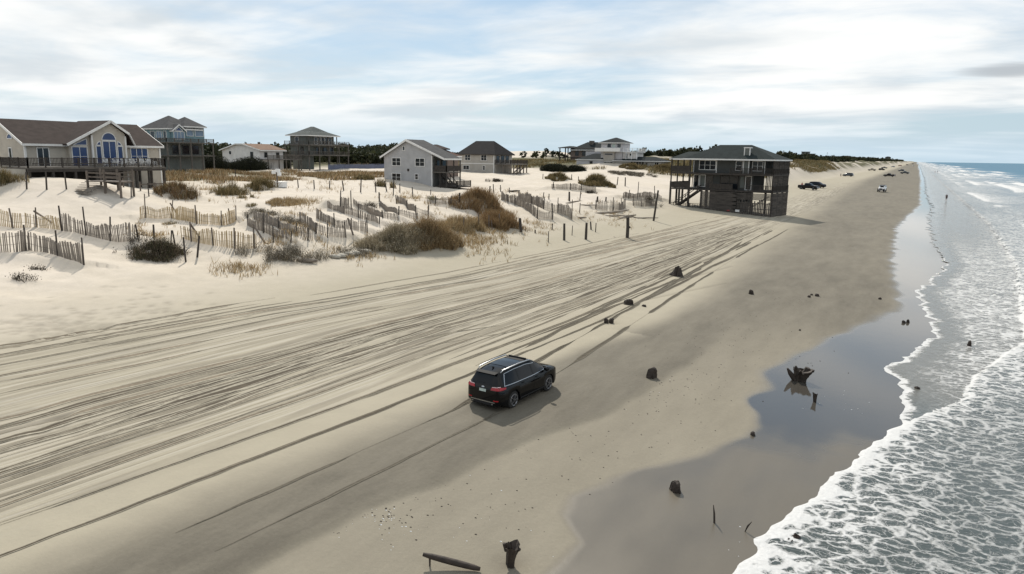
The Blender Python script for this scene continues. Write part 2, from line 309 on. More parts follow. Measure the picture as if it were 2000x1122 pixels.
# ------------------------------------------------------------------ layout lists (points are where things stand in the view; each is cast onto the terrain)
# fences: name part of label, base polyline, slat height m, material, posts [(px, py, height m)], slats joined?
FENCES = [
 ('grey slat sand fence at the lower left ending in a tall corner post', [(-25, 499), (31, 493), (50, 490), (82, 492), (113, 500), (139, 508), (164, 518)], 1.45, 'slat_grey', [(51, 490, 2.0), (59, 489, 1.1), (113, 500, 2.0), (164, 518, 2.05), (-20, 498, 2.0)]),
 ('long sand fence at far left, tan slats turning grey towards the dark bush', [(-25, 439), (26, 445), (71, 444), (121, 450)], 1.35, 'slat_tan', [(26, 446, 1.75), (70, 444, 1.75)]),
 ('grey slat sand fence with leaning tall posts below the dune of the taupe house', [(121, 451), (168, 460), (215, 471), (263, 474)], 1.45, 'slat_grey', [(121, 451, 2.25), (168, 460, 2.5), (215, 471, 2.1), (270, 463, 1.1)]),
 ('upper pale tan sand fence with a diagonal brace on the white dune', [(274, 428), (284, 425), (334, 426), (384, 437), (432, 441), (461, 432)], 1.3, 'slat_tan', [(284, 425, 2.5), (334, 427, 1.9), (384, 438, 1.9), (432, 441, 1.5), (449, 434, 1.4), (461, 430, 1.5)]),
 ('lower pale tan sand fence right of the dark dead bush', [(355, 466), (374, 471), (416, 480), (458, 486), (500, 485)], 1.4, 'slat_tan', [(374, 471, 1.75), (416, 480, 1.6), (458, 486, 1.9), (497, 486, 2.0)]),
 ('short grey sand fence beside the tan fences, half buried', [(484, 441), (514, 453), (537, 464), (568, 474)], 0.95, 'slat_grey', [(484, 440, 1.1), (514, 456, 1.9), (534, 474, 1.6), (568, 474, 1.1)]),
 ('grey sand fence running diagonally past grey scrub', [(496, 429), (520, 437), (545, 447), (578, 459), (611, 467)], 0.95, 'slat_grey', [(545, 448, 1.2), (578, 458, 1.1), (601, 470, 1.2)]),
 ('grey sand fence with a diagonal prop, front of the terraced dune', [(585, 437), (604, 446), (617, 455), (640, 461), (678, 465)], 1.15, 'slat_grey', [(617, 456, 1.0), (640, 465, 1.7), (676, 464, 1.5)]),
 ('second sand fence terrace from the front', [(618, 427), (653, 442), (687, 448), (719, 457)], 1.0, 'slat_grey', [(626, 430, 0.7), (653, 443, 1.4), (687, 447, 1.1), (718, 456, 1.6)]),
 ('third sand fence terrace from the front', [(640, 406), (673, 418), (701, 426), (741, 439)], 0.85, 'slat_grey', [(672, 417, 0.8), (701, 426, 1.6), (740, 438, 0.8)]),
 ('fourth sand fence terrace from the front', [(690, 399), (716, 413), (748, 425), (779, 431)], 0.8, 'slat_grey', [(716, 414, 0.9), (748, 426, 0.9), (778, 431, 0.5)]),
 ('fifth sand fence terrace from the front', [(742, 402), (778, 419), (816, 430)], 0.75, 'slat_grey', [(742, 406, 0.6), (778, 420, 1.0), (815, 428, 0.7)]),
 ('sixth sand fence terrace, running into the tan grass hill', [(775, 393), (795, 405), (813, 416), (838, 424)], 0.85, 'slat_grey', [(775, 398, 1.2), (795, 407, 1.1), (812, 419, 1.1), (836, 422, 1.3)]),
 ('small pale sand fence panel between two leaning posts', [(664, 408), (682, 407)], 1.2, 'slat_grey', [(664, 409, 2.2), (686, 408, 2.2)]),
 ('sand fence along the top of the terraced dune', [(834, 398), (865, 399), (895, 402)], 1.0, 'slat_grey', [(850, 399, 1.1), (880, 400, 1.2)]),
 ('long curved sand fence right of the tan grass hill', [(978, 391), (1005, 399), (1030, 412), (1050, 427), (1080, 430)], 1.35, 'slat_grey', [(980, 391, 1.2), (992, 398, 1.4), (1005, 402, 1.2), (1050, 428, 2.1), (1079, 429, 2.2)]),
 ('long sand fence with many posts, behind the curved one', [(1013, 389), (1038, 398), (1062, 409), (1089, 416), (1117, 429)], 1.5, 'slat_grey', [(1013, 392, 1.5), (1038, 399, 1.3), (1062, 409, 1.8), (1089, 416, 2.2), (1117, 429, 2.8), (1132, 417, 1.6)]),
 ('low grey sand fence in front of the two olive bushes', [(1078, 369), (1095, 370), (1136, 372), (1165, 374)], 1.1, 'slat_grey', [(1080, 369, 1.3), (1135, 372, 1.4), (1114, 371, 1.3)]),
 ('trapezoid sand fence panel behind the driftwood pile', [(1163, 408), (1197, 413), (1207, 415), (1222, 406)], 1.6, 'slat_grey', [(1163, 409, 2.0), (1197, 413, 2.3), (1215, 410, 2.0)]),
 ('grey sand fence panel beside the dark beachfront house', [(1237, 402), (1253, 404), (1282, 403)], 1.4, 'slat_grey', [(1237, 402, 1.7), (1253, 404, 2.0)]),
 ('thin sand fence across the pale sand left of the beachfront house', [(1216, 388), (1245, 386), (1281, 386), (1293, 392)], 1.0, 'slat_grey', [(1228, 389, 1.7), (1245, 390, 3.4), (1279, 389, 2.6)]),
]
# vegetation: px, py (base centre), width px, height px, type, mound m, label
CLUMPS = [
 (12, 366, 66, 30, 'olive', 0.9, 'olive and tan dune grass hummock at the left edge'),
 (68, 344, 44, 9, 'rust', 0.2, 'low rust coloured grass by the corner of the taupe house'),
 (308, 508, 92, 40, 'darkbush', 0.5, 'dark dead bush behind short posts at the dune foot'),
 (268, 478, 36, 22, 'deadtwig', 0.2, 'dry dark twigs at the end of the grey slat fence'),
 (262, 500, 70, 14, 'deadtwig', 0.2, 'low grey twigs left of the dark dead bush'),
 (346, 388, 84, 26, 'rustbush', 1.2, 'rust brown grassy hummock right of the taupe house deck'),
 (448, 382, 70, 26, 'olive', 1.3, 'olive grass hummock with a steep sandy front'),
 (510, 372, 62, 24, 'olive', 0.9, 'olive and tan hummock beside the white boxes on a post'),
 (556, 402, 84, 15, 'tan', 0.4, 'tan olive low grass patch below the row of posts'),
 (492, 405, 24, 9, 'olive', 0.1, 'small green tuft near the top of the tan fence'),
 (474, 388, 18, 8, 'olive', 0.1, 'tiny dark tuft below the olive hummock, left one'),
 (497, 387, 20, 9, 'olive', 0.1, 'tiny dark tuft below the olive hummock, right one'),
 (332, 440, 26, 8, 'olive', 0.1, 'small green tuft between the two tan fences'),
 (510, 424, 84, 10, 'greyscrub', 0.2, 'grey scrub strip above the half buried fences'),
 (560, 437, 76, 14, 'greyscrub', 0.2, 'grey scrub among the diagonal grey fences'),
 (548, 517, 170, 26, 'greyscrub', 0.3, 'wide low grey scrub patch at the dune foot'),
 (690, 503, 84, 15, 'greyscrub', 0.2, 'sparse grey scrub trailing left of the big bush'),
 (778, 493, 136, 46, 'greygreen', 1.0, 'grey green half of the big bush on the beach edge'),
 (842, 487, 128, 54, 'brownbush', 1.3, 'big rounded brown bush overhanging the beach edge'),
 (723, 404, 36, 10, 'deadtwig', 0.2, 'small dark twiggy bush on top of the fence terraces'),
 (845, 393, 26, 9, 'green', 0.1, 'bright green tuft in front of the grey gable house'),
 (902, 455, 110, 28, 'tan', 0.6, 'tan grass slope behind the big brown bush'),
 (938, 418, 112, 28, 'tanbrown', 1.8, 'brown topped grass hill with many leaning stakes'),
 (972, 450, 104, 36, 'tanbrown', 0.8, 'pale tan grass slope above the thick leaning post'),
 (1089, 354, 48, 12, 'olive', 0.9, 'left olive hummock in front of the tower house'),
 (1167, 364, 74, 14, 'olive', 1.2, 'right olive hummock with pale grass in front of the tower house'),
 (1085, 336, 62, 14, 'darkshrub', 0.5, 'dark round shrub left of the tower house'),
 (1125, 336, 40, 10, 'darkshrub', 0.4, 'dark shrub against the tower house wall'),
 (1232, 331, 46, 8, 'olive', 0.7, 'olive grass by the low wing of the tower house'),
 (1300, 337, 56, 12, 'olive', 0.8, 'olive grass between tower house and beachfront house'),
 (1230, 345, 100, 6, 'greyscrub', 0.2, 'grey scrub strip across the sand left of the beachfront house'),
 (1270, 400, 36, 20, 'deadtwig', 0.4, 'grey twiggy bush by the stairs of the beachfront house'),
 (1150, 378, 30, 6, 'deadtwig', 0.1, 'flat dark weed patch near the olive hummocks'),
 (880, 366, 46, 10, 'deadtwig', 0.1, 'dark weeds under the deck of the grey gable house'),
 (752, 366, 40, 26, 'olive', 0.6, 'olive brown grass against the left side of the grey gable house'),
 (705, 352, 50, 12, 'olive', 0.5, 'olive grass at the end of the ochre field'),
 (45, 552, 46, 18, 'deadtwig', 0.05, 'sparse dry weeds on the open sand at far left'),
 (75, 528, 30, 8, 'deadtwig', 0.02, 'few dry stems below the lower left fence'),
 (965, 356, 30, 7, 'deadtwig', 0.1, 'dry tuft beyond the grey gable house deck'),
 (420, 334, 70, 30, 'darkshrub', 0.3, 'dark thicket left of the small white house'),
 (485, 334, 84, 26, 'darkshrub', 0.3, 'dark thicket in front of the small white house'),
 (545, 330, 50, 18, 'darkshrub', 0.3, 'dark shrubs right of the small white house'),
 (340, 338, 60, 12, 'olive', 0.3, 'olive grass patch beyond the taupe house deck'),
]
bump(-88, 45, 9, 8, 2.0)
_d = ray_dir(1045, 300); _d = _d / np.hypot(_d[0], _d[1])
WHITEHILL = (_d[0] * 620, _d[1] * 620)
bump(WHITEHILL[0], WHITEHILL[1], 46, 90, 6.4, 60)
bump(-50, 300, 14, 30, 1.5); bump(-46, 235, 7, 14, 2.4)
for c_ in CLUMPS:
    p = cast(c_[0], c_[1] - 2, hbase)
    if c_[5] > 0.15:
        k = pxm(p); w = c_[2] / k * 0.5
        fx = -p[0] / math.hypot(p[0], p[1]), -p[1] / math.hypot(p[0], p[1])
        bump(p[0] - fx[0] * w * 0.35, p[1] - fx[1] * w * 0.35, w * 0.8, w * 0.6, c_[5], math.degrees(math.atan2(fx[1], fx[0])) + 90)
for i, f in enumerate(FENCES):
    pts = [cast(x, y, hbase) for x, y in f[1]]
    a = {0: 0.35, 1: 0.2, 2: 0.35, 3: 0.3, 4: 0.25}.get(i, 0.55)
    a, b = a, None
    RIDGES.append((pts[0][0], pts[0][1], pts[-1][0], pts[-1][1], 1.5, a))

# ------------------------------------------------------------------ ground sheet
def ground():
    az = np.concatenate([np.linspace(-74, 14, 880), np.linspace(14, 286, 90)[1:-1]])   # degrees right of +Y
    az = np.radians(az)
    r = np.concatenate([np.geomspace(0.6, 13.5, 26)[:-1], np.geomspace(13.5, 150, 430)[:-1], np.geomspace(150, 1100, 130)[:-1], np.geomspace(1100, 14000, 40)])
    A, Rr = np.meshgrid(az, r); X = (Rr * np.sin(A)).ravel(); Y = (Rr * np.cos(A)).ravel()
    Z = hfull(X, Y)
    na, nr = len(az), len(r)
    # tyre tracks: pairs of ruts running along the beach
    trk = np.zeros_like(X); dz = np.zeros_like(X)
    sel = np.where((X > -46) & (X < -9) & (Y > -30) & (Y < 420) & (Rr.ravel() < 420))[0]
    x, y = X[sel], Y[sel]; t = np.zeros_like(x); e = np.zeros_like(x)
    lo = np.interp(y, [-40, 8, 21, 38, 60, 100, 160, 400], [-20.5, -19.6, -18.6, -18.0, -17.4, -17.0, -17.5, -22])
    hi = np.interp(y, [-40, 15, 30, 48, 95, 140, 400], [-40, -38.5, -36.5, -32.5, -29.0, -27.5, -34])
    g = random.Random(5)
    def rut(xc, w, dep, y0=-1e3, y1=1e3, dark=1.0):
        q = (x - xc) / w; m = sstep(y0, y0 + 6, y) * (1 - sstep(y1 - 6, y1, y))
        k = (np.abs(q) < 5)
        mod = 0.45 + 1.1 * vnoise(y / 5.0 + 17 * dep * 100, xc * 0 + dep * 911, 7)
        s_ = np.where(k, np.exp(-q * q), 0) * m * mod; b_ = np.where(k, np.exp(-((np.abs(q) - 1.9) / 0.8) ** 2), 0) * m * mod
        e[:] += -dep * s_ + dep * 0.3 * b_; t[:] += dark * s_
    # churned streaks inside the lane
    lane = sstep(0.02, 0.12, (x - lo) / (hi - lo)) * (1 - sstep(0.8, 1.02, (x - lo) / (hi - lo)))
    e += lane * (vnoise(x * 0.9, y * 0.3, 40) - 0.5) * 0.05
    t += lane * 0.3 * sstep(0.5, 0.85, vnoise(x * 2.6, y * 0.10, 42))
    trk[sel] = t; dz[sel] = e
    lane_ = np.zeros_like(X); lane_[sel] = lane * sstep(420, 200, y); lu = np.zeros_like(X)
    LO = np.interp(Y, [-40, 8, 21, 38, 60, 100, 160, 400], [-20.5, -19.6, -18.6, -18.0, -17.4, -17.0, -17.5, -22]); HI = np.interp(Y, [-40, 15, 30, 48, 95, 140, 400], [-40, -38.5, -36.5, -32.5, -29.0, -27.5, -34])
    kk = np.hanning(9)
    lu = (X - LO) / (HI - LO) * 18 + 0.25 * np.sin(Y / 9.0) + 0.4 * np.sin(Y / 31.0 + 1)
    # crossing tracks near the car
    for a, b in (((1285, 560), (1430, 520)), ((1240, 590), (1420, 553))):
        pa, pb = cast(*a), cast(*b); d, s_, tt = seg_dist(X, Y, pa[0], pa[1], pb[0], pb[1]); m_ = np.exp(-(d / 0.14) ** 2); dz -= 0.05 * m_; trk += 0.8 * m_
    # low erosion step on the wet side of the lane
    xs = np.interp(Y, [-20, 11, 15, 17.7, 21.8, 27, 36], [-16, -13.9, -13.6, -12.6, -12.0, -10.5, -9.5]) + 0.25 * (vnoise(Y * 0.8, Y * 0, 51) - 0.5)
    st = sstep(0.35, -0.1, X - xs) * sstep(40, 22, Y) * sstep(-30, -18, X)
    dz += 0.09 * st
    # footprints on the open upper sand (left)
    FS = np.where((X > -62) & (X < -20) & (Y > 5) & (Y < 60) & (Rr.ravel() < 80))[0]
    for fx, fy, n_, sp in ((150, 622, 150, (90, 24)), (60, 625, 90, (90, 30)), (300, 590, 70, (140, 30)), (90, 790, 26, (90, 30))):
        for _ in range(n_):
            p = at_z(fx + g.gauss(0, sp[0] * .5), fy + g.gauss(0, sp[1] * .5), 2.0); k = FS[(np.abs(X[FS] - p[0]) < 0.8) & (np.abs(Y[FS] - p[1]) < 0.8)]
            if len(k): q = np.exp(-(((X[k] - p[0]) / 0.2) ** 2 + ((Y[k] - p[1]) / 0.3) ** 2)); dz[k] -= 0.03 * q; trk[k] = np.maximum(trk[k], 0.7 * q)
    # scour hollows round the stumps
    for px, py, r_ in ((1321, 538, .7), (1227, 593, .5), (1190, 630, .6), (1272, 737, .55), (1467, 574, .35), (996, 1100, .5)):
        p = cast(px, py, hbase); d = np.hypot(X - p[0], Y - p[1]); q = np.exp(-(d / (r_ * 1.2)) ** 2); dz += -0.05 * q; trk += 0.7 * np.exp(-(d / (r_ * 1.1)) ** 2)
    # churned wrack/pebble lines on the damp sand
    Z = Z + dz
    fine = sstep(400, 60, Rr.ravel()) * sstep(-8, -16, X) * (1 - lane_)
    Z += fine * (vnoise(X * 1.3, Y * 1.3, 61) - 0.5) * 0.03
    xw = np.interp(Y, *XW) + 0.5 * (fbm(X * 0 + Y / 3.5, X / 3.5, 71, 3) - 0.5) + 0.12 * np.sin(Y * 1.3)
    edge = np.interp(Y, [0, 20, 27, 31, 60], [0.35, 0.8, 0.9, 1.3, 2.0]) * (0.15 + 1.0 * fbm(X / 2.5, Y / 2.5, 73, 2))
    wet = sstep(-0.1, 1, (X - xw) / edge)
    film = wet * (lambda k_: k_ * 1.0 + (1 - k_) * (0.36 + 0.30 * fbm(X / 2, Y / 3, 77, 3)))(sstep(26.5, 32, Y + 5 * (fbm(X / 3, Y / 2, 79, 4) - 0.5) - 0.5 * (X + 3))) * (0.8 + 0.4 * fbm(X / 1.5, Y / 6, 78, 3))
    xd = np.interp(Y, [-40, 8, 21, 28, 34, 45, 60, 80, 105, 200, 400, 9000], [-20, -19.3, -18.2, -16.6, -15.6, -14.2, -14.4, -15.5, -16.5, -21, -25, -28])
    wv = 1.6 * (fbm(X / 3.0, Y / 9.0, 81, 4) - 0.5)
    wd = np.interp(Y, [12, 24, 34, 45, 80, 200], [3.6, 2.8, 1.8, 3.0, 6.0, 9.0]); dmp = np.clip((X - xd + wv + 0.3 * wd * (Y > 40)) / wd, 0, 1); dmp = dmp * dmp * (3 - 2 * dmp) * np.interp(Y, [0, 30, 50, 90, 400], [1, 0.97, 0.92, 0.86, 0.86])
    right = sstep(-0.3, 0.5, X - xs) * (1 - wet) * sstep(60, 30, Y)
    damp = np.clip(dmp * (1 - 0.42 * right) * (0.86 + 0.28 * fbm(X / 3, Y / 9, 83, 4)), 0, 1)
    # vegetated ground behind the foredune
    n_ = fbm(X / 16, Y / 16, 91, 4)
    veg = sstep(-93, -104, X + 10 * (n_ - 0.5)) * sstep(46, 62, Y) * (1 - sstep(112, 132, Y)) * (0.25 + 0.6 * sstep(0.42, 0.55, fbm(X / 7, Y / 7, 55, 3)))
    veg = np.maximum(veg, sstep(-150, -175, X + 14 * (n_ - 0.5)))
    veg = np.maximum(veg, sstep(-104, -116, X + 26 * (n_ - 0.5)) * sstep(195, 225, Y))
    veg = np.maximum(veg, sstep(0.34, 0.5, n_) * sstep(-44, -50, X) * sstep(205, 250, Y))
    hill = np.exp(-(((X - WHITEHILL[0]) / 80) ** 2 + ((Y - WHITEHILL[1]) / 110) ** 2)); veg = veg * (1 - sstep(0.25, 0.6, hill))
    idx = np.arange(nr * na).reshape(nr, na)
    q = np.stack([idx[:-1], np.roll(idx[:-1], -1, 1), np.roll(idx[1:], -1, 1), idx[1:]], -1).reshape(-1, 4)
    co = np.stack([X, Y, Z], 1)
    me = bpy.data.meshes.new('sand'); nv = len(co) + 1; nf = len(q)
    co = np.vstack([co, [[0, 0, gz(0, 0)]]])
    tri = np.stack([np.full(na, nv - 1), np.roll(idx[0], -1), idx[0]], 1)
    me.vertices.add(nv); me.vertices.foreach_set('co', co.ravel().astype(np.float32))
    me.loops.add(nf * 4 + na * 3); me.loops.foreach_set('vertex_index', np.concatenate([q[:, ::-1].ravel(), tri[:, ::-1].ravel()]).astype(np.int32))
    me.polygons.add(nf + na)
    me.polygons.foreach_set('loop_start', np.concatenate([np.arange(nf) * 4, nf * 4 + np.arange(na) * 3]).astype(np.int32))
    me.polygons.foreach_set('use_smooth', np.ones(nf + na, bool))
    me.update(calc_edges=True)
    for nm, v in (('trk', trk), ('lane', lane_), ('lu', lu), ('film', film), ('wet', wet), ('damp', damp), ('veg', veg)):
        a = me.attributes.new(nm, 'FLOAT', 'POINT'); a.data.foreach_set('value', np.append(v, 0).astype(np.float32))
    global GRID; GRID = (np.degrees(az[:880]), np.log(r), Z.reshape(nr, na)[:, :880])
    return me
m, n, L, b = newmat('sand')
def at_(nm): q = n.new('ShaderNodeAttribute'); q.attribute_name = nm; return q.outputs['Fac']
tc = n.new('ShaderNodeTexCoord')
big = nd(n, L, 'ShaderNodeTexNoise', Vector=tc.outputs['Object'], Scale=0.09, Detail=6.0, Roughness=0.6).outputs[0]
med = nd(n, L, 'ShaderNodeTexNoise', Vector=tc.outputs['Object'], Scale=0.9, Detail=8.0, Roughness=0.65).outputs[0]
fin = nd(n, L, 'ShaderNodeTexNoise', Vector=tc.outputs['Object'], Scale=7.0, Detail=8.0, Roughness=0.7).outputs[0]
c = mixc(n, L, nd(n, L, 'ShaderNodeMapRange', Value=big, i1=0.35, i2=0.65).outputs[0], (0.56, 0.50, 0.43), (0.52, 0.46, 0.38))
sp = nd(n, L, 'ShaderNodeSeparateXYZ', i0=tc.outputs['Object'])
beach = nd(n, L, 'ShaderNodeMapRange', Value=sp.outputs[0], i1=-50.0, i2=-36.0).outputs[0]
c = mixc(n, L, beach, c, mixc(n, L, big, (0.375, 0.338, 0.268), (0.31, 0.278, 0.208)))
c = mixc(n, L, mth(n, L, 'MULTIPLY', nd(n, L, 'ShaderNodeMapRange', Value=mth(n, L, 'ADD', mth(n, L, 'MULTIPLY', med, 0.6), mth(n, L, 'MULTIPLY', fin, 0.4)), i1=0.4, i2=0.65).outputs[0], 0.28), c, (0.27, 0.24, 0.19))
Yc = sp.outputs[1]; LU = at_('lu')
def streaks(fu, fy, skew, seed, a, b_, det=2.0):
    u_ = mth(n, L, 'ADD', mth(n, L, 'MULTIPLY', LU, fu), mth(n, L, 'MULTIPLY', Yc, skew))
    v_ = nd(n, L, 'ShaderNodeCombineXYZ', i0=u_, i1=mth(n, L, 'MULTIPLY', Yc, fy), i2=seed).outputs[0]
    t_ = nd(n, L, 'ShaderNodeTexNoise', Vector=v_, Scale=1.0, Detail=det, Roughness=0.6).outputs[0]
    return t_, nd(n, L, 'ShaderNodeMapRange', _interpolation_type='SMOOTHSTEP', Value=t_, i1=a, i2=b_).outputs[0]
s1, k1 = streaks(2.4, 0.035, 0.0, 1.3, 0.535, 0.585)
s2, k2 = streaks(5.2, 0.07, 0.10, 4.7, 0.53, 0.585)
s3, k3 = streaks(12.0, 0.16, -0.22, 8.1, 0.53, 0.62, 4.0)
s4, k4 = streaks(3.0, 0.05, -0.16, 12.9, 0.565, 0.61)
_, brk = streaks(0.7, 0.16, 0.0, 17.0, 0.36, 0.56, 4.0)
band = nd(n, L, 'ShaderNodeMapRange', Value=mth(n, L, 'ABSOLUTE', mth(n, L, 'SUBTRACT', LU, 6.0)), i1=1.2, i2=5.0, i3=1.0, i4=0.55).outputs[0]
streak = mth(n, L, 'MAXIMUM', mth(n, L, 'MAXIMUM', k1, mth(n, L, 'MULTIPLY', k2, 0.85)), mth(n, L, 'MAXIMUM', mth(n, L, 'MULTIPLY', k3, 0.22), mth(n, L, 'MULTIPLY', k4, 0.8)))
streak = mth(n, L, 'MULTIPLY', mth(n, L, 'MULTIPLY', streak, mth(n, L, 'ADD', 0.2, mth(n, L, 'MULTIPLY', brk, 0.8))), mth(n, L, 'MULTIPLY', at_('lane'), band))
pale = mth(n, L, 'MULTIPLY', nd(n, L, 'ShaderNodeMapRange', Value=s2, i1=0.5, i2=0.36).outputs[0], at_('lane'))
c = mixc(n, L, mth(n, L, 'MULTIPLY', pale, 0.45), c, (0.46, 0.425, 0.365))
c = mixc(n, L, mth(n, L, 'MULTIPLY', streak, 0.72), c, (0.125, 0.107, 0.083))
c = mixc(n, L, mth(n, L, 'MULTIPLY', at_('trk'), 0.5, True), c, (0.125, 0.108, 0.084))
mot = nd(n, L, 'ShaderNodeTexNoise', Vector=nd(n, L, 'ShaderNodeMapping', Vector=tc.outputs['Object'], Scale=(0.9, 0.22, 1)).outputs[0], Scale=1.0, Detail=7.0, Roughness=0.65).outputs[0]
damp_c = mixc(n, L, nd(n, L, 'ShaderNodeMapRange', Value=mth(n, L, 'ADD', mth(n, L, 'MULTIPLY', mot, 0.7), mth(n, L, 'MULTIPLY', fin, 0.3)), i1=0.36, i2=0.64).outputs[0], (0.152, 0.136, 0.107), (0.098, 0.087, 0.068))
c = mixc(n, L, at_('damp'), c, damp_c)
c = mixc(n, L, mth(n, L, 'MULTIPLY', at_('wet'), 0.75), c, (0.105, 0.09, 0.068))
c = mixc(n, L, mth(n, L, 'MULTIPLY', mth(n, L, 'MULTIPLY', nd(n, L, 'ShaderNodeMapRange', Value=at_('film'), i1=0.5, i2=0.9).outputs[0], nd(n, L, 'ShaderNodeMapRange', Value=sp.outputs[1], i1=52.0, i2=75.0, i3=1.0, i4=0.0).outputs[0]), 0.8), c, (0.046, 0.042, 0.038))
vg = mixc(n, L, nd(n, L, 'ShaderNodeMapRange', Value=med, i1=0.35, i2=0.65).outputs[0], (0.11, 0.095, 0.045), (0.055, 0.06, 0.028))
c = mixc(n, L, at_('veg'), c, vg)
L.new(c, b.inputs['Base Color'])
rg = nd(n, L, 'ShaderNodeMapRange', Value=at_('film'), i3=0.92, i4=0.06).outputs[0]
rg = mth(n, L, 'SUBTRACT', rg, mth(n, L, 'MULTIPLY', at_('damp'), 0.12), True); L.new(mth(n, L, 'MAXIMUM', rg, 0.05), b.inputs['Roughness'])
L.new(nd(n, L, 'ShaderNodeMapRange', Value=at_('film'), i3=0.15, i4=0.6).outputs[0], b.inputs['Specular IOR Level'])
hgt = mth(n, L, 'SUBTRACT', mth(n, L, 'ADD', mth(n, L, 'MULTIPLY', med, 0.7), mth(n, L, 'MULTIPLY', fin, 0.3)), mth(n, L, 'MULTIPLY', streak, 0.55))
st_ = nd(n, L, 'ShaderNodeMapRange', Value=at_('wet'), i3=0.55, i4=0.03).outputs[0]
bp = nd(n, L, 'ShaderNodeBump', Strength=st_, Distance=0.10, Height=hgt); L.new(bp.outputs[0], b.inputs['Normal'])
gob = link('ground', ground(), 'sand'); tag(gob, 'pale sandy beach and dunes', None, None, 'structure')

# ------------------------------------------------------------------ tyre tracks: crumbled ruts with pale berms pressed into the lane
def gmesh(x, y):
    A, LR, Zg = GRID; a = np.degrees(np.arctan2(x, y)); l = np.log(np.hypot(x, y))
    fa = np.clip((a - A[0]) / (A[1] - A[0]), 0, len(A) - 1.001); ia = fa.astype(int); fa -= ia; il = np.clip(np.searchsorted(LR, l) - 1, 0, len(LR) - 2); fl = np.clip((l - LR[il]) / (LR[il + 1] - LR[il]), 0, 1)
    return (Zg[il, ia] * (1 - fa) + Zg[il, ia + 1] * fa) * (1 - fl) + (Zg[il + 1, ia] * (1 - fa) + Zg[il + 1, ia + 1] * fa) * fl
def tyre_tracks():
    g = np.random.default_rng(77); VV = []; FF = []; TT = []; k0 = 0
    LOx = lambda y: np.interp(y, [-40, 8, 21, 38, 60, 100, 160, 400], [-20.5, -19.6, -18.6, -18.0, -17.4, -17.0, -17.5, -22]); HIx = lambda y: np.interp(y, [-40, 15, 30, 48, 95, 140, 400], [-40, -38.5, -36.5, -32.5, -29.0, -27.5, -34])
    def ribbon(y, x, w, dark, dep):
        nonlocal k0
        n_ = len(y); sd = g.uniform(0, 900); taper = np.minimum(1, np.minimum(np.arange(n_), np.arange(n_)[::-1]) / 14.0)
        wl = w * (0.4 + 1.2 * vnoise(y * 0.45, y * 0 + sd, 1)) * taper; wr = w * (0.4 + 1.2 * vnoise(y * 0.45, y * 0 + sd, 2)) * taper
        gap = sstep(0.28, 0.42, vnoise(y * 0.16, y * 0 + sd, 3)); wl = wl * gap; wr = wr * gap
        off = np.stack([-1.6 * wl, -1.2 * wl, -0.85 * wl, 0.85 * wr, 1.2 * wr, 1.6 * wr], 1)
        crumb = vnoise(y * 1.2, y * 0 + sd, 4)[:, None] * taper[:, None] * gap[:, None]
        zz = np.array([0.004, 0.006, 0.0, 0.0, 0.006, 0.004])[None] + np.array([0, 1, 0, 0, 1, 0])[None] * dep * (0.3 + crumb) + 0.010
        X = x[:, None] + off; Y = np.repeat(y[:, None], 6, 1); Z = gmesh(X.ravel(), Y.ravel()).reshape(X.shape) + zz
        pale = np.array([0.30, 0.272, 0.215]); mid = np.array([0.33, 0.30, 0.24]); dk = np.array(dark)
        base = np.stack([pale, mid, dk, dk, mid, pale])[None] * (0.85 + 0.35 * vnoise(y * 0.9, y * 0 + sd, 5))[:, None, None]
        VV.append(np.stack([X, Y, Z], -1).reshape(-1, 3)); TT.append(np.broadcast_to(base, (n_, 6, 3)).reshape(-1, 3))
        idx = k0 + np.arange(n_ * 6).reshape(n_, 6); FF.append(np.stack([idx[:-1, :-1], idx[:-1, 1:], idx[1:, 1:], idx[1:, :-1]], -1).reshape(-1, 4)); k0 += n_ * 6
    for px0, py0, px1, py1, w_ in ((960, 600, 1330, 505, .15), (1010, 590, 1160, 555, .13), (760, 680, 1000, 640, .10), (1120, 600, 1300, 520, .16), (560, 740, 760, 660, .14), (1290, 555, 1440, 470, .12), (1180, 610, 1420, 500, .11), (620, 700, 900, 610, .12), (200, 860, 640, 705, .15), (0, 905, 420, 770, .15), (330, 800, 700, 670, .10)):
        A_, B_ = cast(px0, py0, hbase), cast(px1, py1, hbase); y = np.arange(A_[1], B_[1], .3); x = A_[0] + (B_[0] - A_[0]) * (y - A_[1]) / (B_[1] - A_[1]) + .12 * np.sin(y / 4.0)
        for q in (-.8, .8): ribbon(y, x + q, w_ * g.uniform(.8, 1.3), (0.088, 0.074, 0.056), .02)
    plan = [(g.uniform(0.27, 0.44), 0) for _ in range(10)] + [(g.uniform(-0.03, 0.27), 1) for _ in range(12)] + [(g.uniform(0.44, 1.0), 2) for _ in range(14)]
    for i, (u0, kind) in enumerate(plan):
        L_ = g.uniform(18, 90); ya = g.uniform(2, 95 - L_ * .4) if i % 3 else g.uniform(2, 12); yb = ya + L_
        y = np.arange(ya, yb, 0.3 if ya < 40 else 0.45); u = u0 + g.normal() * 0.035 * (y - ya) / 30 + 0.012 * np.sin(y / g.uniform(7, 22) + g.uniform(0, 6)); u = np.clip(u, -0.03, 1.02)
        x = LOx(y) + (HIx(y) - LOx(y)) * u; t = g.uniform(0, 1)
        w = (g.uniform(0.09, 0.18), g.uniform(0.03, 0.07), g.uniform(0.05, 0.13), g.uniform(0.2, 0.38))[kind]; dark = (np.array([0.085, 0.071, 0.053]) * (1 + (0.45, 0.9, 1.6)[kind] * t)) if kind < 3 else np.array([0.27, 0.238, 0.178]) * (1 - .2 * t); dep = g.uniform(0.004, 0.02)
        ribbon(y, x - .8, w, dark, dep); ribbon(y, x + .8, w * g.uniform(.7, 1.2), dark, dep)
        if kind == 0 and i % 2: ribbon(y + .3, x - .8 + g.normal() * .25 + .01 * (y - ya), w * .7, dark, dep)
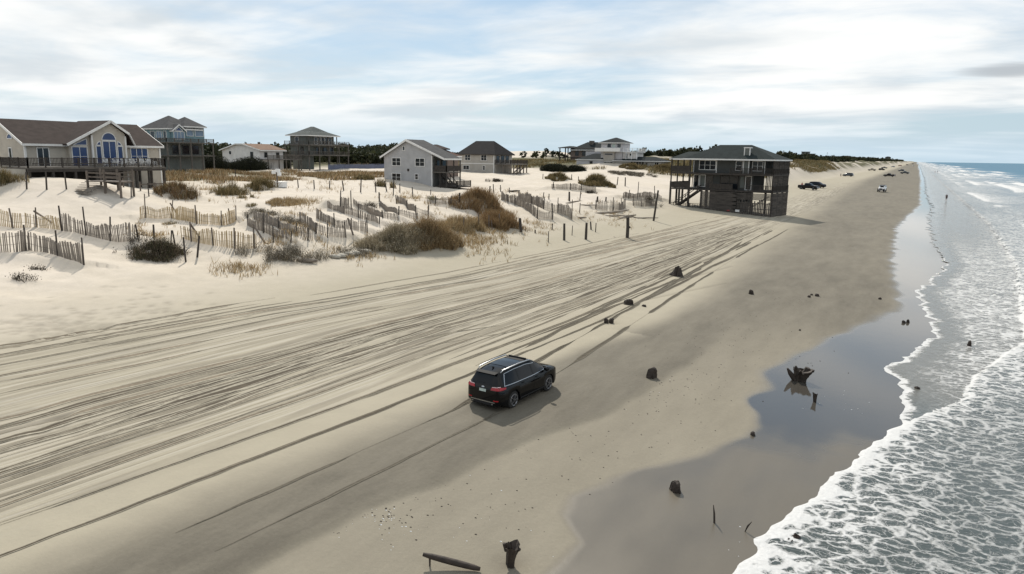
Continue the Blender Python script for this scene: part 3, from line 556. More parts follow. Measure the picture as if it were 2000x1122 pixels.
    for x0, sl, ya, yb in ((-15.0, -0.030, 22, 92), (-16.7, -0.022, 28, 98)):
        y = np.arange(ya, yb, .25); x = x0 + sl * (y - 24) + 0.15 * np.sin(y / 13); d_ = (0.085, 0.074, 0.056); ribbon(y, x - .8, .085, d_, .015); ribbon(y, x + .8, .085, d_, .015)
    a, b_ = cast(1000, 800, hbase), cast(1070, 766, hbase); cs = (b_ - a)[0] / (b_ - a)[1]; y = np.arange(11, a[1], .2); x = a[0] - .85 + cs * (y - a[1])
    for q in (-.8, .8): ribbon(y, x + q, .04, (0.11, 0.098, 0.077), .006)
    V = np.concatenate(VV); F = np.concatenate(FF); T = np.concatenate(TT)
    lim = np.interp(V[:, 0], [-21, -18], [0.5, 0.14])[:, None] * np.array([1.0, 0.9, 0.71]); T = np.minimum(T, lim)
    me = bpy.data.meshes.new('tyre_tracks'); nf = len(F); me.vertices.add(len(V)); me.vertices.foreach_set('co', V.astype(np.float32).ravel()); me.loops.add(nf * 4); me.loops.foreach_set('vertex_index', F.ravel().astype(np.int32)); me.polygons.add(nf)
    me.polygons.foreach_set('loop_start', (np.arange(nf) * 4).astype(np.int32)); me.polygons.foreach_set('use_smooth', np.ones(nf, bool)); me.update(calc_edges=True)
    a_ = me.attributes.new('tint', 'FLOAT_COLOR', 'POINT'); a_.data.foreach_set('color', np.hstack([T, np.ones((len(T), 1))]).astype(np.float32).ravel()); return me
m, n, L, b = newmat('rut')
tc = n.new('ShaderNodeTexCoord'); nz_ = nd(n, L, 'ShaderNodeTexNoise', Vector=tc.outputs['Object'], Scale=5.0, Detail=6.0, Roughness=0.7).outputs[0]
q_ = n.new('ShaderNodeAttribute'); q_.attribute_name = 'tint'
L.new(mixc(n, L, 1.0, q_.outputs['Color'], nd(n, L, 'ShaderNodeMapRange', Value=nz_, i1=0.25, i2=0.75, i3=0.7, i4=1.3).outputs[0], 'MULTIPLY'), b.inputs['Base Color']); b.inputs['Roughness'].default_value = 0.95; b.inputs['Specular IOR Level'].default_value = 0.1
L.new(nd(n, L, 'ShaderNodeBump', Strength=0.7, Distance=0.04, Height=nz_).outputs[0], b.inputs['Normal'])
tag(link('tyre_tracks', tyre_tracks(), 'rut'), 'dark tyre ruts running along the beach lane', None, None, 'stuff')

# ------------------------------------------------------------------ sea
def water():
    y = np.concatenate([np.linspace(-60, 8, 40)[:-1], np.geomspace(8, 130, 420)[:-1], np.geomspace(130, 900, 260)[:-1], np.geomspace(900, 14000, 60)])
    u = np.concatenate([np.linspace(0, 0.6, 10)[:-1], np.linspace(0.6, 14, 190)[:-1], np.geomspace(14, 90, 110)[:-1], np.geomspace(90, 14000, 50)])
    ye, U = np.meshgrid(y, u, indexing='ij')
    rid = 1 - np.abs(2 * vnoise(ye / 1.5, ye * 0, 107) - 1); rid2 = 1 - np.abs(2 * vnoise(ye / 0.55, ye * 0, 109) - 1)
    lob = -0.30 * (rid - 0.5) - 0.12 * (rid2 - 0.5) + 0.35 * (fbm(ye / 2.2, ye * 0, 101, 4) - 0.5) + 0.25 * (fbm(ye / 0.7, ye * 0, 103, 3) - 0.5)
    xe = np.interp(ye, *XE) + lob * np.interp(ye, [0, 35, 45, 60, 200], [1, 1, 1.7, 2.0, 4]); X = xe + U; Y = ye
    hg = np.interp(X, _px, _pz)
    xb = np.interp(Y, [-200, 30, 33.9, 38.8, 44.1, 50, 54.4, 70, 100, 160, 9000], [-6, -0.6, 0.8, 3.1, 3.9, 5.7, 7.2, 8.6, 11, 13, 20]) + 0.5 * (fbm(Y / 2.6, Y * 0, 105, 4) - 0.5)
    xb = np.where(Y < 33.9, xe, xb); s = X - xb                        # distance behind the bore front
    # rolling swell and breakers
    d = X - np.interp(Y, *XE)
    wob = 7 * (fbm(Y / 55, X / 90, 111, 3) - 0.5)
    z = np.full_like(X, -0.12); foam = np.zeros_like(X)
    bore = sstep(0, 0.25, s) * (1 - 0.6 * sstep(0.3, 3.5, s)); z += 0.16 * bore
    foam = np.where(s > 0, np.exp(-s / 0.32) * 0.95 * (1 - 0.85 * sstep(58, 95, Y)) + 0.165 * np.exp(-np.maximum(s - 2, 0) / 16), 0)
    foam = np.where((s <= 0), 0.13 * sstep(0.0, 3.0, U) + 0.02, foam)
    foam += np.exp(-(U / np.interp(Y, [0, 60, 120, 400], [0.30, 0.30, 0.12, 0.25])) ** 2) * np.interp(Y, [0, 34, 80, 95, 200], [1.0, 1.0, 0.8, 0.35, 0.25])
    foam += np.where(Y < 34, np.exp(-(U / np.interp(Y, [18, 34], [1.2, 0.4]))) * 0.28, 0)
    foam += np.where(s > 0, 0.16, 0.09) * sstep(38, 55, Y) * (1 - sstep(95, 150, Y)) * sstep(0.5, 2.5, U) * (0.4 + 1.2 * fbm(X / 3, Y / 6, 133, 3))
    foam *= np.interp(Y, [0, 95, 140], [1, 1, 0.5]) * np.where(d > 60, 0.2, 1)
    for k, (c0, a, wdt, lam) in enumerate([(15.5, 0.16, 0.9, 30), (24, 0.34, 1.6, 42), (34, 0.5, 2.0, 60), (46, 0.62, 2.4, 75), (60, 0.6, 3.0, 95), (78, 0.5, 3.2, 120)]):
        on = sstep(0.50, 0.68, 0.65 * vnoise(Y / lam + k * 13.7, X / 40 + k, 121 + k) + 0.35 * vnoise(Y / (lam * 0.3), X / 9 + k, 127 + k)) * sstep(75, 130, Y)
        q = d + wob * (0.5 + 0.2 * k) - c0
        z += a * np.exp(-(q / wdt) ** 2) * (0.35 + 0.65 * on)
        trail = np.where(q > -wdt * 1.1, np.exp(-(np.maximum(q + wdt * 0.3, 0) / (wdt * np.where(q < 0, 1, 2.2)))), np.exp(-((q + wdt * 1.1) / (wdt * 0.3)) ** 2))
        foam += on * 0.9 * trail
    foam += 0.16 * sstep(70, 120, Y) * sstep(4, 14, d) * (1 - sstep(40, 70, d)) * (0.3 + 1.2 * fbm(X / 6, Y / 28, 131, 4))
    z += 0.10 * (fbm(X / 7, Y / 16, 141, 3) - 0.5) * sstep(3, 16, d) + 0.35 * (fbm(X / 30, Y / 80, 143, 3) - 0.5) * sstep(30, 90, d)
    z += 0.03 * (fbm(X / 0.9, Y / 1.3, 145, 3) - 0.5) * sstep(0.3, 1.5, U)
    z = np.maximum(z, hg + 0.006 + 0.05 * sstep(0, 0.5, U) + 0.05 * sstep(0, 0.12, s) * (s > 0))
    sh = np.clip(np.exp(-np.maximum(s, 0) / 2.0) * (s <= 0) + 0.0, 0, 1) * sstep(34, 40, Y)
    ny, nu = X.shape; idx = np.arange(ny * nu).reshape(ny, nu)
    q = np.stack([idx[:-1, :-1], idx[:-1, 1:], idx[1:, 1:], idx[1:, :-1]], -1).reshape(-1, 4)
    me = bpy.data.meshes.new('sea'); co = np.stack([X.ravel(), Y.ravel(), z.ravel()], 1)
    me.vertices.add(len(co)); me.vertices.foreach_set('co', co.ravel().astype(np.float32))
    me.loops.add(q.size); me.loops.foreach_set('vertex_index', q.ravel().astype(np.int32)); me.polygons.add(len(q))
    me.polygons.foreach_set('loop_start', (np.arange(len(q)) * 4).astype(np.int32)); me.polygons.foreach_set('use_smooth', np.ones(len(q), bool)); me.update(calc_edges=True)
    for nm, v in (('foam', foam), ('shallow', sh), ('off', d)):
        a = me.attributes.new(nm, 'FLOAT', 'POINT'); a.data.foreach_set('value', v.ravel().astype(np.float32))
    return me
m, n, L, b = newmat('sea')
tc = n.new('ShaderNodeTexCoord'); P = tc.outputs['Object']
wn = nd(n, L, 'ShaderNodeTexNoise', Vector=P, Scale=0.7, Detail=3.0).outputs['Color']
Pd = nd(n, L, 'ShaderNodeVectorMath', _operation='ADD', i0=P, i1=nd(n, L, 'ShaderNodeVectorMath', _operation='SCALE', i0=wn, Scale=1.3).outputs[0]).outputs[0]
wn2 = nd(n, L, 'ShaderNodeTexNoise', Vector=P, Scale=4.0, Detail=4.0, Roughness=0.65).outputs['Color']
Pd = nd(n, L, 'ShaderNodeVectorMath', _operation='ADD', i0=Pd, i1=nd(n, L, 'ShaderNodeVectorMath', _operation='SCALE', i0=wn2, Scale=0.28).outputs[0]).outputs[0]
mp = nd(n, L, 'ShaderNodeMapping', Vector=nd(n, L, 'ShaderNodeMapping', Vector=Pd, Rotation=(0, 0, R_(-22))).outputs[0], Scale=(0.62, 1.25, 1.0))
v1 = nd(n, L, 'ShaderNodeTexVoronoi', _feature='DISTANCE_TO_EDGE', Vector=mp.outputs[0], Scale=1.75).outputs['Distance']
v2 = nd(n, L, 'ShaderNodeTexVoronoi', _feature='DISTANCE_TO_EDGE', Vector=mp.outputs[0], Scale=4.2).outputs['Distance']
nz1 = nd(n, L, 'ShaderNodeTexNoise', Vector=P, Scale=0.55, Detail=5.0, Roughness=0.6).outputs[0]
nz2 = nd(n, L, 'ShaderNodeTexNoise', Vector=P, Scale=6.0, Detail=5.0, Roughness=0.7).outputs[0]
nz3 = nd(n, L, 'ShaderNodeTexNoise', Vector=nd(n, L, 'ShaderNodeMapping', Vector=P, Scale=(0.25, 0.08, 1)).outputs[0], Scale=1.0, Detail=6.0, Roughness=0.6).outputs[0]
fo = at_('foam')
patch = mth(n, L, 'MULTIPLY', fo, nd(n, L, 'ShaderNodeMapRange', Value=nz1, i1=0.32, i2=0.68, i3=0.1, i4=1.8).outputs[0])
lace = mth(n, L, 'SUBTRACT', mth(n, L, 'MULTIPLY', patch, 0.36), v1)
lace = nd(n, L, 'ShaderNodeMapRange', Value=mth(n, L, 'ADD', lace, mth(n, L, 'MULTIPLY', mth(n, L, 'SUBTRACT', nz2, 0.52), 0.22)), i1=-0.08, i2=0.045).outputs[0]
lace2 = nd(n, L, 'ShaderNodeMapRange', Value=mth(n, L, 'SUBTRACT', mth(n, L, 'MULTIPLY', patch, 0.17), v2), i1=-0.04, i2=0.04).outputs[0]
solid = nd(n, L, 'ShaderNodeMapRange', Value=mth(n, L, 'ADD', fo, mth(n, L, 'MULTIPLY', mth(n, L, 'SUBTRACT', nz2, 0.5), 1.5)), i1=0.66, i2=1.05).outputs[0]
fm = mth(n, L, 'MAXIMUM', mth(n, L, 'MAXIMUM', lace, mth(n, L, 'MULTIPLY', lace2, 0.7)), solid)
fm = mth(n, L, 'MULTIPLY', fm, nd(n, L, 'ShaderNodeMapRange', Value=fo, i1=0.02, i2=0.2).outputs[0])
deep = nd(n, L, 'ShaderNodeMapRange', Value=at_('off'), i1=4.0, i2=70.0).outputs[0]
wc = mixc(n, L, nz3, (0.04, 0.051, 0.048), (0.068, 0.08, 0.075)); wc = mixc(n, L, deep, wc, (0.022, 0.075, 0.125))
L.new(nd(n, L, 'ShaderNodeMapRange', Value=at_('off'), i1=12.0, i2=90.0, i3=0.5, i4=0.10).outputs[0], b.inputs['Specular IOR Level'])
wc = mixc(n, L, mth(n, L, 'MULTIPLY', at_('shallow'), 0.6), wc, (0.15, 0.135, 0.11))
L.new(mixc(n, L, fm, wc, mixc(n, L, nz2, (0.38, 0.38, 0.375), (0.70, 0.70, 0.695))), b.inputs['Base Color'])
L.new(mth(n, L, 'ADD', mth(n, L, 'MULTIPLY', fm, 0.6), 0.10), b.inputs['Roughness']); b.inputs['IOR'].default_value = 1.33
rip = nd(n, L, 'ShaderNodeTexNoise', Vector=nd(n, L, 'ShaderNodeMapping', Vector=P, Scale=(1.6, 0.8, 1)).outputs[0], Scale=1.6, Detail=7.0, Roughness=0.6).outputs[0]
hh = mth(n, L, 'ADD', rip, mth(n, L, 'MULTIPLY', fm, mth(n, L, 'ADD', 0.3, mth(n, L, 'MULTIPLY', nz2, 0.8))))
bp = nd(n, L, 'ShaderNodeBump', Strength=0.55, Distance=0.12, Height=hh); L.new(bp.outputs[0], b.inputs['Normal'])
out_ = [q for q in n if q.type == 'OUTPUT_MATERIAL'][0]; df = n.new('ShaderNodeBsdfDiffuse'); L.new(mixc(n, L, fm, mixc(n, L, nz3, (0.075, 0.16, 0.235), (0.11, 0.20, 0.27)), (0.6, 0.6, 0.6)), df.inputs[0])
ms_ = nd(n, L, 'ShaderNodeMixShader', i0=nd(n, L, 'ShaderNodeMapRange', Value=at_('off'), i1=14.0, i2=90.0, i3=0.0, i4=0.82).outputs[0]); L.new(b.outputs[0], ms_.inputs[1]); L.new(df.outputs[0], ms_.inputs[2]); L.new(ms_.outputs[0], out_.inputs[0])
wob_ = link('sea', water(), 'sea'); tag(wob_, 'grey green sea with white surf', None, None, 'structure')
# ------------------------------------------------------------------ houses
class House:
    def __init__(s, name, org, label, cat='house', rz=0.0, local=False):
        s.e = empty(name, org, rz, label, cat); s.o = Vector((0, 0, 0)) if local else Vector(org)
    def part(s, mb, name, mat, parent=None, kind=None):
        mb.v = [tuple(Vector(p) - s.o) for p in mb.v]
        o = mb.build(name, mat, parent or s.e)
        if kind: o['kind'] = kind
        return o
    def box(s, name, mat, *a, parent=None): return s.part(MB().box(*a), name, mat, parent)
    def win(s, face, p, a0, a1, z0, z1, nx=1, nz=1, glass='glass_dark', trim='white_trim', t=0.10, name='window', arch=0, tri=None):
        f = MB(); sg = 1 if face in ('+x', '+y') else -1
        def bx(mb, u0, u1, w0, w1, d0, d1):
            lo, hi = sorted((p + sg * d0, p + sg * d1))
            if face[1] == 'x': mb.box(lo, hi, u0, u1, w0, w1)
            else: mb.box(u0, u1, lo, hi, w0, w1)
        def poly(mb, pts, d0, d1): mb.prism(pts, face[1], *sorted((p + sg * d0, p + sg * d1)))
        panes = []
        if tri:                                   # sloped-top single pane
            q = MB(); poly(q, tri, 0.01, 0.05); panes.append(q)
            for i in range(len(tri)):
                a, b_ = tri[i], tri[(i + 1) % len(tri)]
                P3 = lambda c_: (p + sg * 0.05, c_[0], c_[1]) if face[1] == 'x' else (c_[0], p + sg * 0.05, c_[1])
                f.bar(P3(a), P3(b_), t)
        elif arch:                                # half-round: arch = number of steps
            cx, r = (a0 + a1) / 2, (a1 - a0) / 2; hh = z1 - z0
            pts = [(cx - r * math.cos(math.pi * i / arch), z0 + hh * math.sin(math.pi * i / arch)) for i in range(arch + 1)]
            q = MB(); poly(q, pts, 0.01, 0.05); panes.append(q)
            for i in range(len(pts)):
                a, b_ = pts[i], pts[(i + 1) % len(pts)]
                P3 = lambda c_: (p + sg * 0.05, c_[0], c_[1]) if face[1] == 'x' else (c_[0], p + sg * 0.05, c_[1])
                f.bar(P3(a), P3(b_), t)
        else:
            bx(f, a0 - t, a1 + t, z1, z1 + t, 0, 0.09); bx(f, a0 - t, a1 + t, z0 - t, z0, 0, 0.11)
            bx(f, a0 - t, a0, z0, z1, 0, 0.09); bx(f, a1, a1 + t, z0, z1, 0, 0.09)
            du = (a1 - a0) / nx; dz = (z1 - z0) / nz; m_ = t * 0.7
            for i in range(1, nx): bx(f, a0 + i * du - m_ / 2, a0 + i * du + m_ / 2, z0, z1, 0, 0.08)
            for j in range(1, nz): bx(f, a0, a1, z0 + j * dz - m_ / 3, z0 + j * dz + m_ / 3, 0, 0.07)
            for i in range(nx):
                for j in range(nz):
                    q = MB(); bx(q, a0 + i * du + m_ / 2, a0 + (i + 1) * du - m_ / 2, z0 + j * dz + m_ / 3, z0 + (j + 1) * dz - m_ / 3, 0.005, 0.04); panes.append(q)
        w = s.part(f, name, trim)
        for q in panes: s.part(q, 'pane', glass, w)
        return w
    def gable_x(s, x0, x1, y0, y1, ze, zr, mat, ov=0.5, yr=None, trim=True):   # ridge along x
        yr = (y0 + y1) / 2 if yr is None else yr; th = 0.18
        pts = [(y0 - ov, ze), (yr, zr), (y1 + ov, ze), (y1 + ov, ze - th), (yr, zr - th), (y0 - ov, ze - th)]
        r = s.part(MB().prism(pts, 'x', x0 - ov, x1 + ov), 'roof', mat)
        if trim:
            for xx in (x0 - ov - 0.06, x1 + ov): s.part(MB().prism([(q[0], q[1] + (0.02 if i < 3 else -0.12)) for i, q in enumerate(pts)], 'x', xx, xx + 0.06), 'rake_board', 'white_trim', r)
            for yy in (y0 - ov - 0.05, y1 + ov): s.part(MB().box(x0 - ov, x1 + ov, yy, yy + 0.05, ze - 0.28, ze - 0.01), 'fascia', 'white_trim', r)
        return r
    def gable_y(s, x0, x1, y0, y1, ze, zr, mat, ov=0.5, xr=None, trim=True, ovy=None):
        xr = (x0 + x1) / 2 if xr is None else xr; th = 0.18; ovy = ov if ovy is None else ovy
        pts = [(x0 - ov, ze), (xr, zr), (x1 + ov, ze), (x1 + ov, ze - th), (xr, zr - th), (x0 - ov, ze - th)]
        r = s.part(MB().prism(pts, 'y', y0 - ovy, y1 + ovy), 'roof', mat)
        if trim:
            for yy in (y0 - ovy - 0.06, y1 + ovy): s.part(MB().prism([(q[0], q[1] + (0.02 if i < 3 else -0.12)) for i, q in enumerate(pts)], 'y', yy, yy + 0.06), 'rake_board', 'white_trim', r)
            for xx in (x0 - ov - 0.05, x1 + ov): s.part(MB().box(xx, xx + 0.05, y0 - ovy, y1 + ovy, ze - 0.28, ze - 0.01), 'fascia', 'white_trim', r)
        return r
    def hip(s, x0, x1, y0, y1, ze, zr, mat, ov=0.5, ra=None, rb=None, fascia='white_trim', name='roof'):   # ra, rb: ridge end points (x,y)
        x0 -= ov; x1 += ov; y0 -= ov; y1 += ov
        if ra is None:
            w = min(x1 - x0, y1 - y0) / 2
            ra, rb = ((x0 + w, (y0 + y1) / 2), (x1 - w, (y0 + y1) / 2)) if x1 - x0 >= y1 - y0 else (((x0 + x1) / 2, y0 + w), ((x0 + x1) / 2, y1 - w))
        along_x = abs(rb[0] - ra[0]) >= abs(rb[1] - ra[1])
        th = 0.2
        vs = [(x0, y0, ze), (x1, y0, ze), (x1, y1, ze), (x0, y1, ze), (ra[0], ra[1], zr), (rb[0], rb[1], zr), (x0, y0, ze - th), (x1, y0, ze - th), (x1, y1, ze - th), (x0, y1, ze - th)]
        top = [(0, 1, 5, 4), (1, 2, 5), (2, 3, 4, 5), (3, 0, 4)] if along_x else [(0, 1, 4), (1, 2, 5, 4), (2, 3, 5), (3, 0, 4, 5)]
        r = s.part(MB().add(vs, top + [(0, 6, 7, 1), (1, 7, 8, 2), (2, 8, 9, 3), (3, 9, 6, 0), (9, 8, 7, 6)]), name, mat)
        if fascia:
            f = MB().box(x0, x1, y0 - 0.05, y0 - 0.003, ze - 0.26, ze - 0.01).box(x1 + 0.003, x1 + 0.05, y0, y1, ze - 0.26, ze - 0.01)
            s.part(f, 'fascia', fascia, r)
        return r
    def rail(s, pts, z, h=1.05, mat='old_wood', step=0.16, name='railing', solid=False, post=1.9):
        m = MB(); bal = MB()
        for a, b_ in zip(pts, pts[1:]):
            a = Vector((a[0], a[1], z)); b_ = Vector((b_[0], b_[1], z)); d = (b_ - a).length; up = Vector((0, 0, 1))
            m.bar(a + up * h, b_ + up * h, 0.14, 0.07); m.bar(a + up * 0.12, b_ + up * 0.12, 0.07, 0.07)
            k = max(1, round(d / post))
            for i in range(k + 1): q = a.lerp(b_, i / k); m.bar(q - up * 0.1, q + up * (h + 0.08), 0.13)
            k = max(1, round(d / step))
            for i in range(1, k): q = a.lerp(b_, i / k); bal.bar(q + up * 0.12, q + up * h, 0.05 if not solid else step * 0.8)
        r = s.part(m, name, mat)
        s.part(bal, 'balusters', mat, r, 'stuff'); return r
    def posts(s, xy, z0, z1, w=0.25, mat='old_wood'):
        for x, y in xy:
            zz = min(z0, gz(x, y) - 0.3) if not s.o.length < 1e-6 else z0
            s.part(MB().box(x - w / 2, x + w / 2, y - w / 2, y + w / 2, zz, z1), 'post', mat)
    def stairs(s, x0, x1, y0, z0, y1, z1, mat='old_wood', axis='y'):
        n_ = max(2, int(abs(z1 - z0) / 0.19)); m = MB()
        st = MB()
        for i in range(n_):
            t = (i + 0.5) / n_; a = y0 + (y1 - y0) * t; zz = z0 + (z1 - z0) * t; d = abs(y1 - y0) / n_ * 0.6
            if axis == 'y': m.box(x0, x1, a - d, a + d, zz - 0.03, zz + 0.03)
            else: m.box(a - d, a + d, x0, x1, zz - 0.03, zz + 0.03)
        for xx in (x0, x1):
            P3 = (lambda a, zz: (xx, a, zz)) if axis == 'y' else (lambda a, zz: (a, xx, zz))
            st.bar(P3(y0, z0 - 0.1), P3(y1, z1 - 0.1), 0.08, 0.28); st.bar(P3(y0, z0 + 0.95), P3(y1, z1 + 0.95), 0.08, 0.12)
            for t in (0, 0.5, 1): st.bar(P3(y0 + (y1 - y0) * t, z0 + (z1 - z0) * t - 0.2), P3(y0 + (y1 - y0) * t, z0 + (z1 - z0) * t + 1.0), 0.1)
        r = s.part(st, 'stairs', mat); s.part(m, 'treads', mat, r)

# --- taupe house with the arched gable window (left)
h = House('taupe_house', (-95, 47, 6.4), 'large taupe house with brown roof, blue arched windows and raised deck')
h.part(MB().prism([(-106, 5.5), (-95, 5.5), (-95, 11.72), (-100.5, 14.62), (-106, 11.72)], 'y', 47, 65.0), 'wall', 'siding_taupe')
h.gable_y(-106, -95, 47, 65.0, 11.8, 14.85, 'roof_brown', 0.45, ovy=0.35)
h.part(MB().prism([(54.8, 6.0), (59.3, 6.0), (59.3, 13.3), (57.2, 14.72), (54.8, 13.4)], 'x', -100, -94.0), 'gable_wall', 'siding_taupe')
h.part(MB().prism([(52.0, 6.0), (54.8, 6.0), (54.8, 13.3), (52.0, 11.8)], 'x', -100, -94.4), 'shed_wall', 'siding_taupe')
gr = h.part(MB().add([(x, y, z) for x in (-93.5, -101) for y, z in ((51.3, 11.85), (57.2, 15.0), (59.6, 13.45), (60.3, 11.95))] + [(x, y, z - 0.2) for x in (-93.5, -101) for y, z in ((51.3, 11.85), (57.2, 15.0), (59.6, 13.45), (60.3, 11.95))],
          [(0, 1, 5, 4), (1, 2, 6, 5), (2, 3, 7, 6), (8, 12, 13, 9), (9, 13, 14, 10), (10, 14, 15, 11), (0, 8, 9, 1), (1, 9, 10, 2), (2, 10, 11, 3), (0, 4, 12, 8), (3, 11, 15, 7)]), 'gable_roof', 'roof_brown')
for a, b_ in (((51.3, 11.85), (57.2, 15.0)), ((57.2, 15.0), (59.6, 13.45)), ((59.6, 13.45), (60.3, 11.95))):
    h.part(MB().bar((-93.46, a[0], a[1] - 0.14), (-93.46, b_[0], b_[1] - 0.14), 0.08, 0.30), 'rake_board', 'white_trim', gr)
for y0, x in ((54.68, -93.95), (59.2, -93.95), (47.0, -94.95), (64.85, -94.95)): h.box('corner_board', 'white_trim', x - 0.2, x + 0.03, y0 - 0.02, y0 + 0.2, 6.2, 13.0 if x > -94.5 else 11.5)
h.win('+x', -95, 48.45, 49.75, 9.1, 11.25, 2, 1)
h.win('+x', -94.4, 52.35, 54.2, 9.1, 11.45, 2, 2, 'glass_blue'); h.win('+x', -94.4, 0, 0, 0, 0, tri=[(52.4, 11.72), (54.25, 11.72), (54.25, 12.55)], glass='glass_blue')
h.win('+x', -94.0, 56.15, 57.85, 9.1, 12.25, 2, 1, 'glass_blue'); h.win('+x', -94.0, 56.05, 57.95, 12.42, 13.4, arch=12, glass='glass_blue')
h.win('+x', -94.0, 55.25, 55.85, 9.4, 11.6, 1, 1, 'glass_blue'); h.win('+x', -94.0, 58.15, 58.75, 9.4, 11.6, 1, 1, 'glass_blue')
h.win('+x', -94.0, 0, 0, 0, 0, tri=[(55.25, 11.75), (55.85, 11.75), (55.85, 12.3), (55.5, 12.1)], glass='glass_blue'); h.win('+x', -94.0, 0, 0, 0, 0, tri=[(58.15, 11.75), (58.75, 11.75), (58.5, 12.1), (58.15, 12.3)], glass='glass_blue')
h.win('+x', -95, 60.6, 63.0, 9.3, 11.4, 3, 2, 'glass_blue')
h.win('-y', 47, -98.6, -97.4, 12.35, 12.95, arch=10, glass='glass_blue'); h.win('-y', 47, -98.5, -97.9, 9.9, 11.2, 1, 1); h.win('-y', 47, -103.5, -102.5, 9.9, 11.2, 1, 1)
h.box('deck', 'grey_wood', -95, -89, 44.2, 61.6, 8.82, 9.06); h.box('deck_beam', 'dark_wood', -89.3, -89.03, 44.2, 61.6, 8.5, 8.8)
h.box('skirt_wall', 'dark_wood', -93.2, -93.0, 46, 58, 6.0, 8.8)
h.rail([(-95, 44.25), (-89.05, 44.25), (-89.05, 61.55), (-95, 61.55)], 9.06, mat='dark_wood')
h.posts([(-89.2, y) for y in (44.4, 47, 49.6, 52.2, 54.8, 57.4, 59.2, 61.4)] + [(-92, 59.2), (-92, 61.4), (-94.6, 61.4)], 6.0, 8.85, mat='dark_wood')
h.box('deck_bench', 'grey_wood', -89.6, -89.25, 45, 55, 9.4, 9.5)

# --- teal house behind it
h = House('teal_house', (-139, 97.3, 7.0), 'pale teal two storey house with twin hip roofs behind the taupe house')
h.box('wall', 'siding_teal', -148, -139, 97.3, 106.0, 13.0, 15.9); h.box('wing_wall', 'siding_teal', -145.5, -138.9, 101.3, 106.1, 13.0, 16.5); h.box('lower_storey', 'siding_greygreen', -147.8, -139.2, 97.5, 106, 6.0, 13.0)
h.hip(-148, -139, 97.3, 105.0, 15.85, 18.7, 'roof_grey', 0.5, (-144, 101.1), (-143.6, 101.1)); h.hip(-145.5, -138.9, 101.3, 106.1, 16.45, 18.55, 'roof_grey', 0.45, (-142.2, 103.8), (-142, 103.8))
h.gable_x(-141.5, -138.3, 97.9, 100.9, 15.4, 16.75, 'roof_grey', 0.25)
h.part(MB().prism([(97.9, 13.0), (100.9, 13.0), (100.9, 15.3), (99.4, 16.5), (97.9, 15.3)], 'x', -139.4, -138.35), 'dormer_wall', 'siding_teal')
h.win('-y', 97.3, -147.2, -146.3, 13.7, 15.2); h.win('-y', 97.3, -144.9, -143.6, 13.7, 15.2); h.win('-y', 97.3, -142.9, -141.2, 13.7, 15.2, 2, 1, 'glass_sky'); h.win('-y', 97.3, -140.5, -139.6, 13.7, 15.2)
h.win('+x', -138.35, 98.2, 100.6, 13.6, 15.15, 3, 1, 'glass_sky'); h.win('+x', -138.35, 0, 0, 0, 0, tri=[(98.4, 15.35), (100.4, 15.35), (99.4, 16.15)], glass='glass_blue')
h.win('+x', -138.9, 101.7, 103.2, 14.4, 16.0, 1, 1, 'glass_sky'); h.win('+x', -138.9, 103.8, 105.8, 14.4, 16.0, 1, 1, 'glass_sky')
h.box('deck', 'grey_wood', -149, -136.8, 95.2, 107, 12.75, 13.0); h.rail([(-149, 95.3), (-136.9, 95.3), (-136.9, 106.9)], 13.0, 0.75, mat='grey_wood')
h.box('lower_deck', 'grey_wood', -149, -136.8, 95.2, 107, 10.0, 10.2); h.posts([(-137, y) for y in (95.5, 98.3, 101.1, 103.9, 106.7)] + [(-141, 95.5), (-145, 95.5), (-148.8, 95.5)], 6.0, 12.8, mat='grey_wood')
for y in (98.2, 100.6, 103.0): h.win('+x', -139.2, y, y + 1.6, 10.5, 12.3, 1, 1, trim='grey_wood')

# --- small white house with tan roof
h = House('white_cottage', (-150, 131, 6.8), 'small white cottage with a tan roof among dark thickets')
h.part(MB().prism([(-164.5, 6.0), (-150, 6.0), (-150, 11.7), (-156, 13.1), (-158.5, 13.1), (-164.5, 11.7)], 'y', 131, 139), 'wall', 'siding_white')
r = h.part(MB().prism([(-165.2, 11.6), (-158.6, 13.3), (-155.9, 13.3), (-149.3, 11.75), (-149.3, 11.55), (-155.9, 13.1), (-158.6, 13.1), (-165.2, 11.4)], 'y', 130.5, 139.6), 'roof', 'roof_tan')
h.part(MB().prism([(-165.2, 11.58), (-158.6, 13.28), (-155.9, 13.28), (-149.3, 11.72), (-149.3, 11.45), (-155.9, 13.0), (-158.6, 13.0), (-165.2, 11.3)], 'y', 130.42, 130.49), 'rake_board', 'white_trim', r)
h.part(MB().box(-156.9, -156.4, 136.5, 137, 13.1, 13.8), 'chimney', 'dark_wood', r)
h.box('fascia', 'white_trim', -149.28, -149.2, 130.5, 139.6, 11.42, 11.68)
h.win('-y', 131, -161.8, -160.9, 10.4, 11.3); h.win('-y', 131, -153.6, -152.3, 9.4, 11.2, name='door'); h.win('+x', -150, 132.4, 133.6, 9.7, 11.1); h.win('+x', -150, 136.4, 137.6, 9.5, 11.1)
h.box('deck', 'grey_wood', -150, -147, 131, 143, 9.1, 9.3); h.rail([(-147.1, 131), (-147.1, 143), (-150, 143)], 9.3, mat='grey_wood'); h.posts([(-147.3, y) for y in (131.3, 135, 139, 142.8)], 6.0, 9.1, mat='grey_wood')

